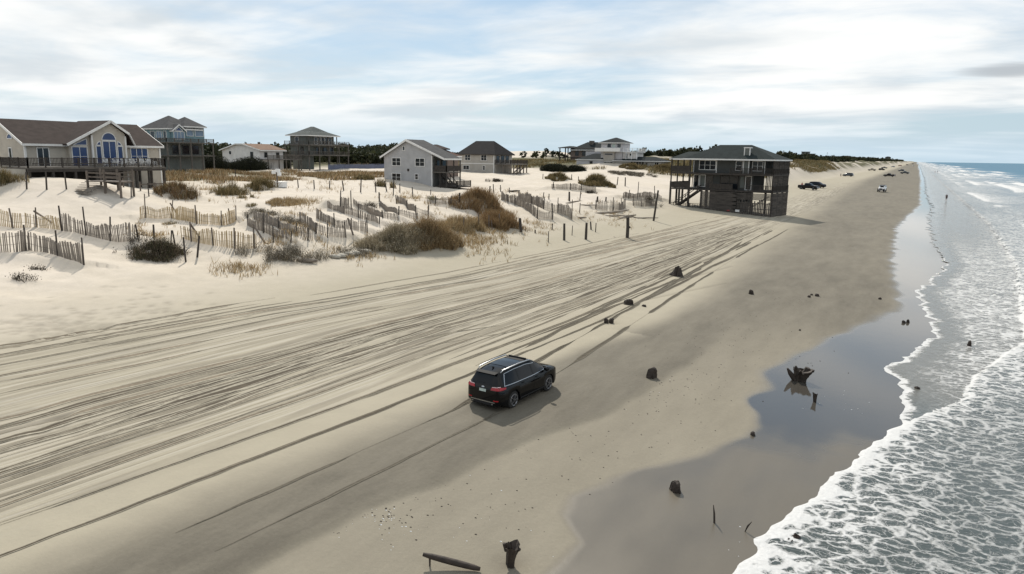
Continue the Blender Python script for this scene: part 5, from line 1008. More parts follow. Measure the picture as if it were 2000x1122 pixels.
for i, (a, b_, z) in enumerate((((205, 368), (262, 369), 0.5), ((272, 373), (322, 371), 0.5))):
    pa, pb = cast(*a), cast(*b_); e = empty('beach_rail', pa, 0, ('left' if i == 0 else 'right') + ' low wooden rail on the white sand right of the stair landing', 'fence', 'low rails')
    d = pb - pa; MB().bar((0, 0, 0.75), (d[0], d[1], d[2] + 0.75), .06, .14).build('rail', 'old_wood', e)
    for t in (0.05, 0.62, 0.97): q = pa + d * t; MB().box(-.06, .06, -.06, .06, -.4, 1.1).build('post', 'old_wood', e, (q[0] - pa[0], q[1] - pa[1], gz(q[0], q[1]) - pa[2]))
# white boxes on a post, small white chest
p = cast(542, 366); k = pxm(p); e = empty('sign_post', p, 0, 'cluster of white boards on a post beside the olive hummock', 'sign'); hh = 30 / k
MB().box(-.09, .09, -.09, .09, -.4, hh).build('post', 'old_wood', e)
for x, z, w in ((-.5, hh - .1, .8), (.25, hh + .15, .7), (.55, hh - .35, .5)): MB().box(x - w / 2, x + w / 2, -.15 - w * .1, .15, z - .25, z + .25).build('board', 'white_paint', e)
p = cast(549, 366); MBo = MB().box(-.8, .8, -.5, .5, 0, .7).box(-.86, .86, -.56, .56, .7, .85); tag(MBo.build('storage_chest', 'white_paint', None, p), 'white chest on the sand under the white boards', 'chest')
# Adirondack chairs on the deck
def chair():
    e = empty('deck_chair', (0, 0, 0)); s = MB()
    for i in range(5): s.bar((-.28 + i * .14, .15, .30), (-.28 + i * .14, -.40, .40), .12, .03)
    s.build('seat', 'white_paint', e); bk = MB()
    for i in range(5): bk.bar((-.28 + i * .14, .15, .28), (-.33 + i * .165, .52, .98 + .06 * (2 - abs(i - 2))), .12, .03)
    bk.build('backrest', 'white_paint', e)
    for x in (-.36, .36):
        MB().bar((x, -.40, 0), (x, -.40, .58), .08).build('leg', 'white_paint', e); MB().bar((x, .5, 0), (x, -.3, .40), .05, .1).build('leg', 'white_paint', e); MB().box(x - .09, x + .09, -.48, .35, .58, .62).build('armrest', 'white_paint', e)
    return e
def copy_tree(o, parent=None):
    c_ = o.copy(); COL.objects.link(c_); c_.parent = parent
    for ch_ in [q for q in CH.get(o.name, [])]: copy_tree(ch_, c_)
    return c_
def index_children():
    global CH; CH = {}
    for o in bpy.data.objects:
        if o.parent: CH.setdefault(o.parent.name, []).append(o)
ch0 = chair(); index_children()
for i, (y, x) in enumerate([(54.6, -90.6), (55.8, -90.6), (56.95, -90.6), (58.1, -90.6), (59.5, -91.2), (60.3, -90.4), (61.0, -91.0), (60.6, -92.4), (61.1, -93.6)]):
    o = ch0 if i == 0 else copy_tree(ch0); o.location = (x, y, 9.07); o.rotation_euler = (0, 0, R_(90 + fr.uniform(-12, 12)))
    o['label'] = f'{ordinal(i)} white slatted chair from the left on the deck of the taupe house'; o['category'] = 'chair'; o['group'] = 'white chairs on the deck'

# ------------------------------------------------------------------ vegetation
PAL = dict(olive=[(.14, .115, .05), (.20, .155, .08), (.27, .205, .115), (.09, .078, .036)], rust=[(.22, .12, .055), (.27, .16, .08), (.15, .10, .05)], tan=[(.36, .27, .15), (.29, .21, .11), (.22, .155, .08), (.42, .34, .22)],
           tanbrown=[(.17, .105, .05), (.24, .16, .085), (.31, .22, .12)], green=[(.10, .11, .025), (.15, .14, .04)], greyscrub=[(.23, .20, .16), (.15, .13, .10), (.30, .265, .21), (.10, .09, .065)],
           greygreen=[(.26, .225, .15), (.35, .30, .215), (.18, .15, .095), (.42, .36, .27)], brownbush=[(.22, .15, .075), (.31, .225, .12), (.15, .10, .05), (.38, .29, .18)], darkbush=[(.06, .048, .032), (.10, .08, .055), (.055, .058, .028), (.15, .12, .085)],
           rustbush=[(.20, .13, .07), (.13, .085, .05), (.16, .13, .065)], deadtwig=[(.07, .058, .042), (.12, .10, .075), (.045, .037, .027)], darkshrub=[(.02, .022, .013), (.032, .034, .018), (.014, .016, .01)],
           ochre=[(.23, .145, .07), (.17, .105, .055), (.30, .22, .12), (.12, .10, .05), (.36, .29, .19)])
def cards_mesh(name, V, F4, T, mat):
    me = bpy.data.meshes.new(name); nf = len(F4)
    me.vertices.add(len(V)); me.vertices.foreach_set('co', np.asarray(V, np.float32).ravel())
    me.loops.add(nf * F4.shape[1]); me.loops.foreach_set('vertex_index', F4.ravel().astype(np.int32)); me.polygons.add(nf)
    me.polygons.foreach_set('loop_start', (np.arange(nf) * F4.shape[1]).astype(np.int32)); me.update(calc_edges=True)
    a = me.attributes.new('tint', 'FLOAT_COLOR', 'POINT'); a.data.foreach_set('color', np.hstack([T, np.ones((len(T), 1))]).astype(np.float32).ravel())
    me.materials.append(MATS[mat]); return me
def pal_cols(pal, n_, clump=None):
    P = np.array(PAL[pal]); i = rng.integers(0, len(P), n_); return P[i] * rng.uniform(0.75, 1.25, (n_, 1))
def grass_mesh(name, base, length, wid, pal, lean=0.5, mat='grass'):
    n_ = len(base); az = rng.uniform(0, 2 * np.pi, n_); ln = rng.uniform(0.1, 1, n_) * lean; wv = rng.uniform(0, 2 * np.pi, n_)
    d = np.stack([np.cos(az) * ln + 0.18 * lean, np.sin(az) * ln - 0.1 * lean, np.ones(n_)], 1); s_ = np.stack([np.cos(wv), np.sin(wv), np.zeros(n_)], 1) * wid[:, None] / 2
    mid = base + d * (length * 0.55)[:, None]; d2 = d.copy(); d2[:, :2] *= 2.2; tip = mid + d2 * (length * 0.45)[:, None]
    V = np.stack([base - s_, base + s_, mid + s_ * .8, mid - s_ * .8, tip + s_ * .15, tip - s_ * .15], 1).reshape(-1, 3)
    k = np.arange(n_)[:, None] * 6; F = np.concatenate([k + np.array([[0, 1, 2, 3]]), k + np.array([[3, 2, 4, 5]])], 0)
    T = np.repeat(pal_cols(pal, n_), 6, 0); return cards_mesh(name, V, F, T, mat)
def leaf_mesh(name, cen, size, pal, mat='leaf', tcol=None):
    n_ = len(cen); a = rng.normal(size=(n_, 3)); a /= np.linalg.norm(a, axis=1)[:, None]; b_ = np.cross(a, rng.normal(size=(n_, 3))); b_ /= np.linalg.norm(b_, axis=1)[:, None]
    a = a * size[:, None] * .5; b_ = b_ * size[:, None] * .35
    V = np.stack([cen - a, cen + b_, cen + a, cen - b_], 1).reshape(-1, 3); F = np.arange(n_ * 4).reshape(-1, 4)
    T = np.repeat(pal_cols(pal, n_) if tcol is None else tcol, 4, 0); return cards_mesh(name, V, F, T, mat)
for px, py, wp, hp, typ, mound, label in CLUMPS:
    p = cast(px, py); k = pxm(p); w = wp / k / 2; hgt = max(0.3, hp / k); dist = math.hypot(p[0], p[1]); vd = np.array([p[0], p[1]]) / dist; sd_ = np.array([vd[1], -vd[0]])
    dep = min(w * 0.75, 6); cen = p[:2] + vd * dep * 0.8
    area = math.pi * w * dep; n_ = int(np.clip(area * 110, 140, 6000)); fine = max(0.028, 0.55 / k)
    rr = np.sqrt(rng.random(n_)); th_ = rng.uniform(0, 2 * np.pi, n_); edge = 0.55 + 0.75 * vnoise(th_ * 1.6, th_ * 0 + px, 3)
    lx = rr * np.cos(th_) * edge * w; ly = rr * np.sin(th_) * edge * dep
    XY = cen[None] + lx[:, None] * sd_ + ly[:, None] * vd; Z = hfull(XY[:, 0], XY[:, 1]); org = np.array([p[0], p[1], p[2]])
    B = np.column_stack([XY, Z]) - org
    patchy = vnoise(XY[:, 0] * 0.9, XY[:, 1] * 0.9, 17)
    if typ in ('brownbush', 'greygreen', 'darkbush'):
        B = np.concatenate([B + rng.normal(size=B.shape) * [.2, .2, 0] for _ in range(3)]); kp = vnoise(B[:, 0] * .9, B[:, 1] * .9, 17) > 0.12; B = B[kp]; q_ = np.concatenate([rr] * 3)[kp]
        ln = np.clip(hgt * .62 * (0.25 + 0.75 * rng.random(len(B)) ** .7) * (1.05 - 0.45 * q_ ** 2) * (.55 + .9 * vnoise(B[:, 0] * .7, B[:, 1] * .7, 29)), .2, 2.2)
        e = empty('shrub', p, 0, label, 'shrub', 'shrubs on the dunes'); link('stem', grass_mesh('stem', B, ln, np.full(len(B), fine * 1.3), typ, .55, 'grass'), None, e)
        j = rng.integers(0, len(B), len(B)); c_ = B[j] + np.column_stack([rng.normal(size=len(j)) * .3, rng.normal(size=len(j)) * .3, ln[j] * rng.uniform(.3, 1.0, len(j))]); link('foliage', leaf_mesh('foliage', c_, rng.uniform(.7, 1.4, len(j)) * max(.11, 1.3 / k), typ), None, e)
    elif typ in ('olive', 'rust', 'tan', 'tanbrown', 'green', 'rustbush'):
        keep = patchy > {'tan': 0.30, 'tanbrown': 0.0}.get(typ, 0.28); B = B[keep]; rr_ = rr[keep]
        ln = hgt * rng.uniform(0.45, 0.85, len(B)) * (1.05 - 0.5 * rr_ ** 2); ln = np.clip(ln * (.35 + 1.2 * vnoise(B[:, 0] * .8, B[:, 1] * .8, 37)), 0.2, 1.5)
        me = grass_mesh('grass_clump', B, ln, np.full(len(B), fine * 1.25), typ, 0.45)
        o = link('dune_grass', me, None, None, p); tag(o, label, 'grass', 'grass clumps on the dunes')
    elif typ in ('greyscrub', 'deadtwig'):
        keep = patchy > 0.46; B = (B[keep] if keep.sum() > 60 else B)[:int(n_ * 0.35) + 30]
        ln = np.clip(hgt * rng.uniform(0.35, 0.9, len(B)), 0.15, 1.1); me = grass_mesh('twigs', B, ln, np.full(len(B), fine), typ, 0.9, 'twig')
        e = empty('scrub', p, 0, label, 'scrub', 'scrub on the dunes'); link('stem', me, None, e)
        i = rng.integers(0, len(B), len(B) * 2); c_ = B[i] + rng.normal(size=(len(i), 3)) * [0.2, 0.2, 0.1] + np.array([0, 0, 1]) * (rng.random(len(i)) * hgt * .7)[:, None]
        link('foliage', leaf_mesh('foliage', c_, np.full(len(c_), max(.10, 1.1 / k)), typ, 'twig'), None, e)
    else:
        n2 = int(n_ * (5 if typ in ('brownbush', 'greygreen', 'darkbush') else 2.2)) + 500; u = rng.normal(size=(n2, 3)); u /= np.linalg.norm(u, axis=1)[:, None]; rad = rng.random(n2) ** 0.33
        lob = 0.72 + 0.42 * vnoise(np.arctan2(u[:, 1], u[:, 0]) * 2.2 + px, u[:, 2] * 2.5, 23) 
        q = u * (rad * lob)[:, None]; q[:, 2] = np.abs(q[:, 2])
        XY = cen[None] + (q[:, 0] * w)[:, None] * sd_ + (q[:, 1] * dep)[:, None] * vd; Z = hfull(XY[:, 0], XY[:, 1]) + q[:, 2] * hgt
        c_ = np.column_stack([XY, Z]) - org
        e = empty('shrub', p, 0, label, 'shrub', 'shrubs on the dunes')
        link('foliage', leaf_mesh('foliage', c_, rng.uniform(0.6, 1.4, n2) * max(.13, 1.6 / k), typ), None, e)
        B2 = B[:max(60, n_ // 5)]; link('stem', grass_mesh('stem', B2, np.clip(hgt * rng.uniform(.7, 1.15, len(B2)), .3, 2), np.full(len(B2), fine), typ, 0.6, 'twig'), None, e)
SP = []
for px, py, rx, ry, n_ in ((930, 425, 70, 22, 900), (700, 480, 60, 12, 260), (560, 440, 70, 20, 420), (430, 395, 80, 14, 260), (820, 400, 70, 10, 260), (600, 410, 50, 10, 160), (1040, 415, 50, 14, 200), (1180, 395, 70, 14, 220), (300, 470, 40, 14, 160), (1000, 385, 60, 8, 160), (640, 385, 60, 8, 120), (470, 505, 60, 8, 120)):
    for _ in range(n_): SP.append(at_z(px + rng.normal() * rx * .5, py + rng.normal() * ry * .5, 4.2 if py < 470 else 2.8)[:2])
SP = np.array(SP); SP = SP[vnoise(SP[:, 0] * .5, SP[:, 1] * .5, 3) > .4]; Bq = np.column_stack([SP, hfull(SP[:, 0], SP[:, 1])]); Bq = np.repeat(Bq, 4, 0) + rng.normal(size=(len(Bq) * 4, 3)) * [.12, .12, 0]
tag(link('sparse_grass', grass_mesh('sparse_grass', Bq, rng.uniform(.2, .6, len(Bq)), np.full(len(Bq), .045), 'tan', .7), None), 'sparse straw coloured grass scattered over the dunes', None, None, 'stuff')
# ochre field (nobody could count the tufts)
def field(name, n_, xr, yr, pal, ln, wid, label, cond=None, thr=0.4):
    x = rng.uniform(*xr, n_); y = rng.uniform(*yr, n_); kp = (vnoise(x * .16, y * .16, 5) > thr)
    if cond is not None: kp &= cond(x, y)
    x, y = x[kp], y[kp]; B = np.column_stack([x, y, hfull(x, y)]); L_ = rng.uniform(*ln, len(B)); me = grass_mesh(name, B, L_, np.full(len(B), wid), pal, .5)
    tag(link(name, me, None), label, None, None, 'stuff')
field('ochre_grass', 40000, (-135, -90), (72, 132), 'ochre', (.35, .9), .09, 'ochre and rust grass field behind the dune posts', lambda x, y: ((x < -93) | (y > 82) & (x < -88)) & (fbm(x / 7, y / 7, 55, 3) > .47), .28)
field('back_grass', 22000, (-190, -112), (200, 330), 'olive', (.5, 1.2), .18, 'olive grass flats behind the tower house', None, .4)
field('foredune_grass', 52000, (-95, -46), (222, 560), 'olive', (.5, 1.3), .20, 'olive beach grass covering the far foredune', lambda x, y: fbm(x / 16, y / 16, 91, 4) > .40, .15)
# maritime forest far behind the houses
def forest(name, n_, az, rr, h_, label, per=46, size=1.3, pal='darkshrub', seed=3, xmax=None):
    g = np.random.default_rng(seed); a = g.uniform(math.radians(az[0]), math.radians(az[1]), n_); r = g.uniform(*rr, n_); x, y = r * np.sin(a), r * np.cos(a)
    if xmax: x = -xmax - g.random(n_) ** 1.6 * 180; y = g.uniform(*rr, n_)
    z = hfull(x, y)
    H_ = g.uniform(*h_, n_) * (0.75 + 0.5 * vnoise(a * 60, r * 0.02, 9)); R2 = H_ * g.uniform(.45, .7, n_); C_ = []; T_ = []
    P = np.array([(.028, .034, .017), (.04, .044, .02), (.022, .027, .016), (.052, .052, .026)])
    tc_ = P[g.integers(0, 4, n_)]
    u = g.normal(size=(n_, per, 3)); u /= np.linalg.norm(u, axis=2)[..., None]; u *= (g.random((n_, per, 1)) ** .4)
    c_ = np.stack([x[:, None] + u[..., 0] * R2[:, None], y[:, None] + u[..., 1] * R2[:, None], z[:, None] + H_[:, None] * (.55 + .45 * u[..., 2])], -1).reshape(-1, 3)
    t_ = np.repeat(tc_, per, 0) * g.uniform(.7, 1.35, (n_ * per, 1))
    tag(link(name, leaf_mesh(name, c_, g.uniform(.7, 1.5, n_ * per) * size, None, 'leaf', t_), None), label, None, None, 'stuff')
forest('maritime_forest', 1500, (-76, -38), (255, 420), (5.2, 7.0), 'dark low maritime forest behind the houses on the left', 64, 1.2)
forest('thicket', 1300, (-44, -19), (800, 1000), (2.5, 5.0), 'distant dark tree line behind the pale dune', 40, 2.4, seed=5)
forest('dune_thicket', 1500, (-22.5, -4.2), (430, 1500), (2.6, 5.5), 'dark scrub wood along the far foredune', 40, 1.8, seed=7, xmax=66)
forest('far_thicket', 900, (-22.5, -4.2), (1500, 5000), (4, 9), 'last dark strip of wood towards the end of the coast', 30, 3.2, seed=9, xmax=66)
forest('back_thicket', 420, (-21.5, -12), (380, 640), (3.0, 6.5), 'dark scrub wood behind the tower house and beachfront house', 50, 1.7, seed=8)
# ------------------------------------------------------------------ vehicles
def make_vehicle(spec, label, mats):
    """lofted body; x forward, y left, z up, origin on the ground under the middle"""
    e = empty(spec['name'], (0, 0, 0), 0, label, spec['cat'])
    xw = spec['wheels']; rw = spec['rw']; Lh = spec['len'] / 2
    xs = np.unique(np.concatenate([np.linspace(-Lh, Lh, 44), np.array([a for a, _ in spec['top']])] + [np.linspace(w - rw * 1.2, w + rw * 1.2, 15) for w in xw]))
    top = np.interp(xs, *zip(*spec['top'])); wid = np.interp(xs, *zip(*spec['wid'])); roofw = np.interp(xs, *zip(*spec['roofw']))
    V = []; ns = 0
    for x, t, w, rf in zip(xs, top, wid, roofw):
        belt = min(spec['belt'], t - 0.05); zb = spec['bot'] + (0.14 * max(0, abs(x) - Lh + 0.5) / 0.5)
        for c_ in xw:
            if abs(x - c_) < rw * 1.18: zb = max(zb, rw + math.sqrt(max(0, (rw * 1.18) ** 2 - (x - c_) ** 2)))
        zb = min(zb, belt - 0.12); mid = zb + (belt - zb) * 0.45
        sec = [(0, spec['bot'] + 0.02 if zb < .5 else spec['bot'] + .02), (w * 0.80, spec['bot'] + .02), (w * .80, zb), (w * 0.985, zb), (w * 1.0, zb + (mid - zb) * .5), (w, mid), (w * .985, belt - 0.04), (w * 0.95, belt)]
        if t - belt > 0.12:
            g = [(w * .95 + (rf - w * .95) * s_, belt + (t - 0.09 - belt) * s_) for s_ in (0.33, 0.66, 1.0)]; sec += g + [(rf - 0.05, t - 0.035), (rf * .8, t - 0.012), (rf * 0.4, t), (0, t + 0.004)]
        else:
            sec += [(w * .92, belt + (t - belt) * .4), (w * .88, belt + (t - belt) * .6), (w * .84, belt + (t - belt) * .75), (w * .78, belt + (t - belt) * .86), (w * .6, belt + (t - belt) * .95), (w * .3, t), (0, t + .004)]
        ns = len(sec); V += [(x, y, z) for y, z in sec] + [(x, -y, z) for y, z in sec[-2:0:-1]]
    n_ = 2 * ns - 2; F = []
    for i in range(len(xs) - 1):
        for j in range(n_): a = i * n_ + j; b_ = i * n_ + (j + 1) % n_; F.append((a, b_, b_ + n_, a + n_))
    F.append(tuple(range(n_))[::-1]); F.append(tuple((len(xs) - 1) * n_ + j for j in range(n_)))
    mb = MB(); mb.v = V; mb.f = F; body = mb.build('body', mats['paint'], e)
    body.data.polygons.foreach_set('use_smooth', [True] * len(body.data.polygons)); body.data.set_sharp_from_angle(angle=R_(38)) if hasattr(body.data, 'set_sharp_from_angle') else None
    bv = BVHTree.FromPolygons([Vector(v) for v in body.data.vertices[:] and [v.co for v in body.data.vertices]], [tuple(p.vertices) for p in body.data.polygons])
    def patch(name, lo, hi, ax, sg, mat, parent=e, n=10, m=5, off=0.008, thick=0.0):
        """lo/hi: polylines of (u,v) in the projection plane; ax: 'y' side (u=x,v=z), 'x' end (u=y,v=z), 'z' top (u=x,v=y)"""
        def samp(pl, t):
            k = t * (len(pl) - 1); i = min(int(k), len(pl) - 2); f = k - i; return (pl[i][0] + (pl[i + 1][0] - pl[i][0]) * f, pl[i][1] + (pl[i + 1][1] - pl[i][1]) * f)
        q = MB(); vs = []
        for i in range(n + 1):
            a, b_ = samp(lo, i / n), samp(hi, i / n)
            for j in range(m + 1):
                u = a[0] + (b_[0] - a[0]) * j / m; v = a[1] + (b_[1] - a[1]) * j / m
                o, d = ((u, 3 * sg, v), (0, -sg, 0)) if ax == 'y' else ((5 * sg, u, v), (-sg, 0, 0)) if ax == 'x' else ((u, v, 4), (0, 0, -1))
                hit = bv.ray_cast(Vector(o), Vector(d)); P3 = hit[0] if hit[0] else Vector(o) + Vector(d) * 2.1
                nn = Vector(d) * -1; vs.append(tuple(P3 + nn * off))
        fs = [(i * (m + 1) + j, (i + 1) * (m + 1) + j, (i + 1) * (m + 1) + j + 1, i * (m + 1) + j + 1) for i in range(n) for j in range(m)]
        q.add(vs, fs); o_ = q.build(name, mat, parent); o_.data.polygons.foreach_set('use_smooth', [True] * len(o_.data.polygons)); return o_
    for w in xw:
        for sg in (1, -1):
            we = link('wheel', MB().tube([(0, -.11 * sg, 0), (0, -.09 * sg, 0), (0, .09 * sg, 0), (0, .11 * sg, 0)], [rw * .9, rw, rw, rw * .9], 28).mesh('tyre'), 'tyre', e, (w, spec['track'] * sg, rw))
            MB().tube([(0, .105 * sg, 0), (0, .118 * sg, 0)], [rw * .68, rw * .66], 24).build('rim_disc', 'plastic', we)
            sp = MB()
            for k in range(5): a = k * 2 * math.pi / 5; sp.bar((0, .122 * sg, 0), (math.cos(a) * rw * .64, .122 * sg, math.sin(a) * rw * .64), .075, .02)
            sp.tube([(math.cos(t * math.pi / 12) * rw * .65, .12 * sg, math.sin(t * math.pi / 12) * rw * .65) for t in range(25)], .022, 5, False); sp.build('rim', 'rim', we)
            MB().box(-rw * 1.15, rw * 1.15, -.16, .10, -rw * .4, rw * 1.15).build('wheel_housing', 'plastic', e, (w, (spec['track'] - .12) * sg, rw))
    return e, patch, body
SUVSPEC = dict(name='suv', cat='car', len=4.76, wheels=(-1.40, 1.38), rw=0.37, track=0.80, bot=0.25, belt=1.06,
    top=[(-2.38, .80), (-2.36, .98), (-2.30, 1.12), (-2.2, 1.33), (-2.10, 1.53), (-2.02, 1.62), (-1.5, 1.675), (-.6, 1.70), (.2, 1.675), (.5, 1.61), (.9, 1.42), (1.25, 1.20), (1.38, 1.14), (1.8, 1.07), (2.15, .97), (2.3, .84), (2.38, .68)],
    wid=[(-2.38, .66), (-2.34, .78), (-2.25, .86), (-2.05, .92), (-1.6, .95), (1.4, .95), (1.9, .91), (2.2, .80), (2.34, .66), (2.38, .56)],
    roofw=[(-2.38, .66), (-2.0, .57), (-1.2, .62), (.2, .635), (.9, .64), (1.3, .72), (2.38, .5)])
car, patch, body = make_vehicle(SUVSPEC, 'black SUV with open sunroof and silver roof rails driving on damp sand', dict(paint='car_paint'))
for sg in (1, -1):
    lo = [(-1.98, 1.13), (-1.2, 1.11), (0, 1.10), (1.05, 1.13)]; hi = [(-1.72, 1.52), (-1.1, 1.575), (-.2, 1.575), (.42, 1.50)]
    gl = patch('side_window', lo, hi, 'y', sg, 'car_glass', n=24, m=5, off=.007)
    # chrome frame round the window line, pillars, door seams, handles
    for a, b_ in (([(-2.02, 1.10), (-1.2, 1.08), (0, 1.07), (1.1, 1.10)], [(-2.02, 1.125), (-1.2, 1.105), (0, 1.095), (1.1, 1.125)]), ([(-2.03, 1.10), (-1.76, 1.53)], [(-1.99, 1.10), (-1.725, 1.51)]), ([(-1.76, 1.525), (-1.1, 1.58), (-.2, 1.58), (.42, 1.505)], [(-1.74, 1.545), (-1.1, 1.60), (-.2, 1.60), (.43, 1.525)])):
        patch('window_trim', a, b_, 'y', sg, 'chrome', n=20, m=1, off=.014)
    for x0, x1 in ((-.98, -.90), (.08, .16)): patch('pillar', [(x0, 1.12), (x1, 1.12)], [(x0 + .03, 1.57), (x1 + .03, 1.57)], 'y', sg, 'car_paint', n=2, m=5, off=.012)
    for x in (-1.0, .10, 1.12): patch('door_seam', [(x, .45), (x + .012, .45)], [(x, 1.08), (x + .012, 1.08)], 'y', sg, 'plastic', n=1, m=8, off=.004)
    for x in (-.88, .20): patch('door_handle', [(x, .96), (x + .2, .97)], [(x, .99), (x + .2, 1.0)], 'y', sg, 'car_paint', n=3, m=1, off=.03)
    patch('sill_trim', [(-.95, .31), (.95, .31)], [(-.95, .38), (.95, .38)], 'y', sg, 'plastic', n=8, m=1, off=.012)
    rl = MB().tube([(-1.92, .57 * sg, 1.60), (-1.78, .585 * sg, 1.685), (-.7, .615 * sg, 1.73), (.15, .625 * sg, 1.705), (.32, .63 * sg, 1.63)], [.02, .028, .03, .028, .02], 7).build('roof_rail', 'chrome', car, None, True)
    mr = MB().tube([(.98, .90 * sg, 1.12), (1.0, 1.0 * sg, 1.15), (.99, 1.10 * sg, 1.16), (.98, 1.13 * sg, 1.15)], [.05, .10, .095, .05], 8).build('mirror', 'car_paint', car, None, True)
    patch('tail_light', [(.40 * sg, .95), (.84 * sg, .97)], [(.44 * sg, 1.06), (.86 * sg, 1.10)], 'x', -1, 'tail_red', n=6, m=3, off=.02)
    patch('tail_light_side', [(-2.32, .96), (-1.98, 1.00)], [(-2.28, 1.09), (-1.96, 1.06)], 'y', sg, 'tail_red', n=5, m=2, off=.012)
    patch('tail_light_bar', [(.44 * sg, 1.062), (.86 * sg, 1.10)], [(.46 * sg, 1.09), (.86 * sg, 1.125)], 'x', -1, 'tail_clear', n=5, m=1, off=.022)
    patch('reflector', [(.55 * sg, .50), (.78 * sg, .50)], [(.55 * sg, .55), (.78 * sg, .55)], 'x', -1, 'tail_red', n=3, m=1, off=.012)
    patch('headlight', [(.50 * sg, .78), (.74 * sg, .82)], [(.46 * sg, .90), (.66 * sg, .96)], 'x', 1, 'tail_clear', n=4, m=2, off=.012)
patch('rear_window', [(-.66, 1.16), (.66, 1.16)], [(-.54, 1.54), (.54, 1.54)], 'x', -1, 'car_glass', n=10, m=6, off=.010)
patch('windscreen', [(-.68, 1.20), (.68, 1.20)], [(-.58, 1.60), (.58, 1.60)], 'x', 1, 'car_glass', n=10, m=6, off=.010)
MB().add([(-2.02, -.53, 1.635), (-2.02, .53, 1.635), (-2.22, .49, 1.585), (-2.22, -.49, 1.585), (-2.02, -.53, 1.595), (-2.02, .53, 1.595), (-2.21, .49, 1.56), (-2.21, -.49, 1.56)], [(0, 1, 2, 3), (7, 6, 5, 4), (0, 4, 5, 1), (1, 5, 6, 2), (2, 6, 7, 3), (3, 7, 4, 0)]).build('spoiler', 'plastic', car)
patch('sunroof_glass', [(-1.25, -.47), (-.22, -.47)], [(-1.25, .47), (-.22, .47)], 'z', 1, 'car_glass', n=8, m=6, off=.012)
patch('sunroof_opening', [(-.16, -.45), (.14, -.45)], [(-.16, .45), (.14, .45)], 'z', 1, 'plastic', n=4, m=6, off=.006)
MB().box(.13, .17, -.46, .46, 1.67, 1.75).build('wind_deflector', 'plastic', car)
MB().tube([(-1.62, 0, 1.66), (-1.66, 0, 1.70), (-1.74, 0, 1.735)], [.05, .035, .012], 6).build('antenna', 'plastic', car)
patch('plate', [(-.17, .84), (.17, .84)], [(-.17, .955), (.17, .955)], 'x', -1, 'plate', n=2, m=2, off=.018)
patch('emblem', [(-.07, 1.02), (0, 1.005), (.07, 1.02)], [(-.07, 1.05), (0, 1.065), (.07, 1.05)], 'x', -1, 'chrome', n=4, m=1, off=.018)
patch('bumper_trim', [(-.62, .42), (.62, .42)], [(-.62, .46), (.62, .46)], 'x', -1, 'chrome', n=8, m=1, off=.014)
patch('bumper', [(-.70, .30), (.70, .30)], [(-.70, .41), (.70, .41)], 'x', -1, 'plastic', n=8, m=2, off=.010)
patch('wiper', [(-.05, 1.18), (.40, 1.20)], [(-.05, 1.20), (.40, 1.22)], 'x', -1, 'plastic', n=4, m=1, off=.03)
for y in (-.5, .5): MB().tube([(-2.40, y, .36), (-2.2, y, .36)], .035, 8).build('exhaust', 'chrome', car)
a = cast(1000, 800); b_ = cast(1070, 766); dv = b_ - a; ang = math.atan2(dv[1], dv[0])
mid = (a + b_) / 2; lat = np.array([-math.sin(ang), math.cos(ang)]); cpos = mid[:2] + lat * 0.85
car.location = (cpos[0], cpos[1], gz(*cpos) + 0.03); car.rotation_euler = (0, 0, ang)

# parked vehicles up the beach
TRUCK = dict(name='pickup_truck', cat='truck', len=5.8, wheels=(-1.85, 1.85), rw=0.42, track=0.84, bot=0.42, belt=1.28,
    top=[(-2.9, 1.25), (-2.85, 1.32), (-1.05, 1.34), (-1.0, 1.36), (-.92, 1.86), (-.7, 1.93), (.3, 1.94), (.55, 1.88), (1.15, 1.38), (1.3, 1.30), (2.5, 1.22), (2.8, 1.08), (2.9, .9)],
    wid=[(-2.9, .95), (-2.7, 1.0), (2.3, 1.0), (2.75, .92), (2.9, .8)], roofw=[(-2.9, .9), (-.95, .74), (.6, .74), (1.2, .85), (2.9, .7)])
JEEP = dict(name='jeep', cat='car', len=4.3, wheels=(-1.3, 1.35), rw=0.42, track=0.78, bot=0.45, belt=1.22,
    top=[(-2.15, 1.25), (-2.1, 1.82), (-2.0, 1.88), (.1, 1.88), (.25, 1.84), (.55, 1.28), (.7, 1.22), (1.7, 1.16), (2.1, 1.1), (2.15, .8)],
    wid=[(-2.15, .80), (-2.0, .84), (.6, .84), (1.2, .72), (2.1, .66), (2.15, .64)], roofw=[(-2.15, .72), (.3, .72), (.7, .7), (2.15, .5)])
def fit_suv(e, patch):
    for sg in (1, -1): patch('side_window', [(-1.95, 1.13), (1.0, 1.13)], [(-1.72, 1.52), (.42, 1.50)], 'y', sg, 'car_glass', n=8, m=3)
    patch('rear_window', [(-.66, 1.16), (.66, 1.16)], [(-.54, 1.54), (.54, 1.54)], 'x', -1, 'car_glass', n=4, m=4); patch('windscreen', [(-.68, 1.20), (.68, 1.20)], [(-.58, 1.60), (.58, 1.60)], 'x', 1, 'car_glass', n=4, m=4)
    patch('tail_light', [(.5, .95), (.82, .97)], [(.5, 1.08), (.82, 1.10)], 'x', -1, 'tail_red', n=3, m=2); patch('tail_light', [(-.5, .95), (-.82, .97)], [(-.5, 1.08), (-.82, 1.10)], 'x', -1, 'tail_red', n=3, m=2)
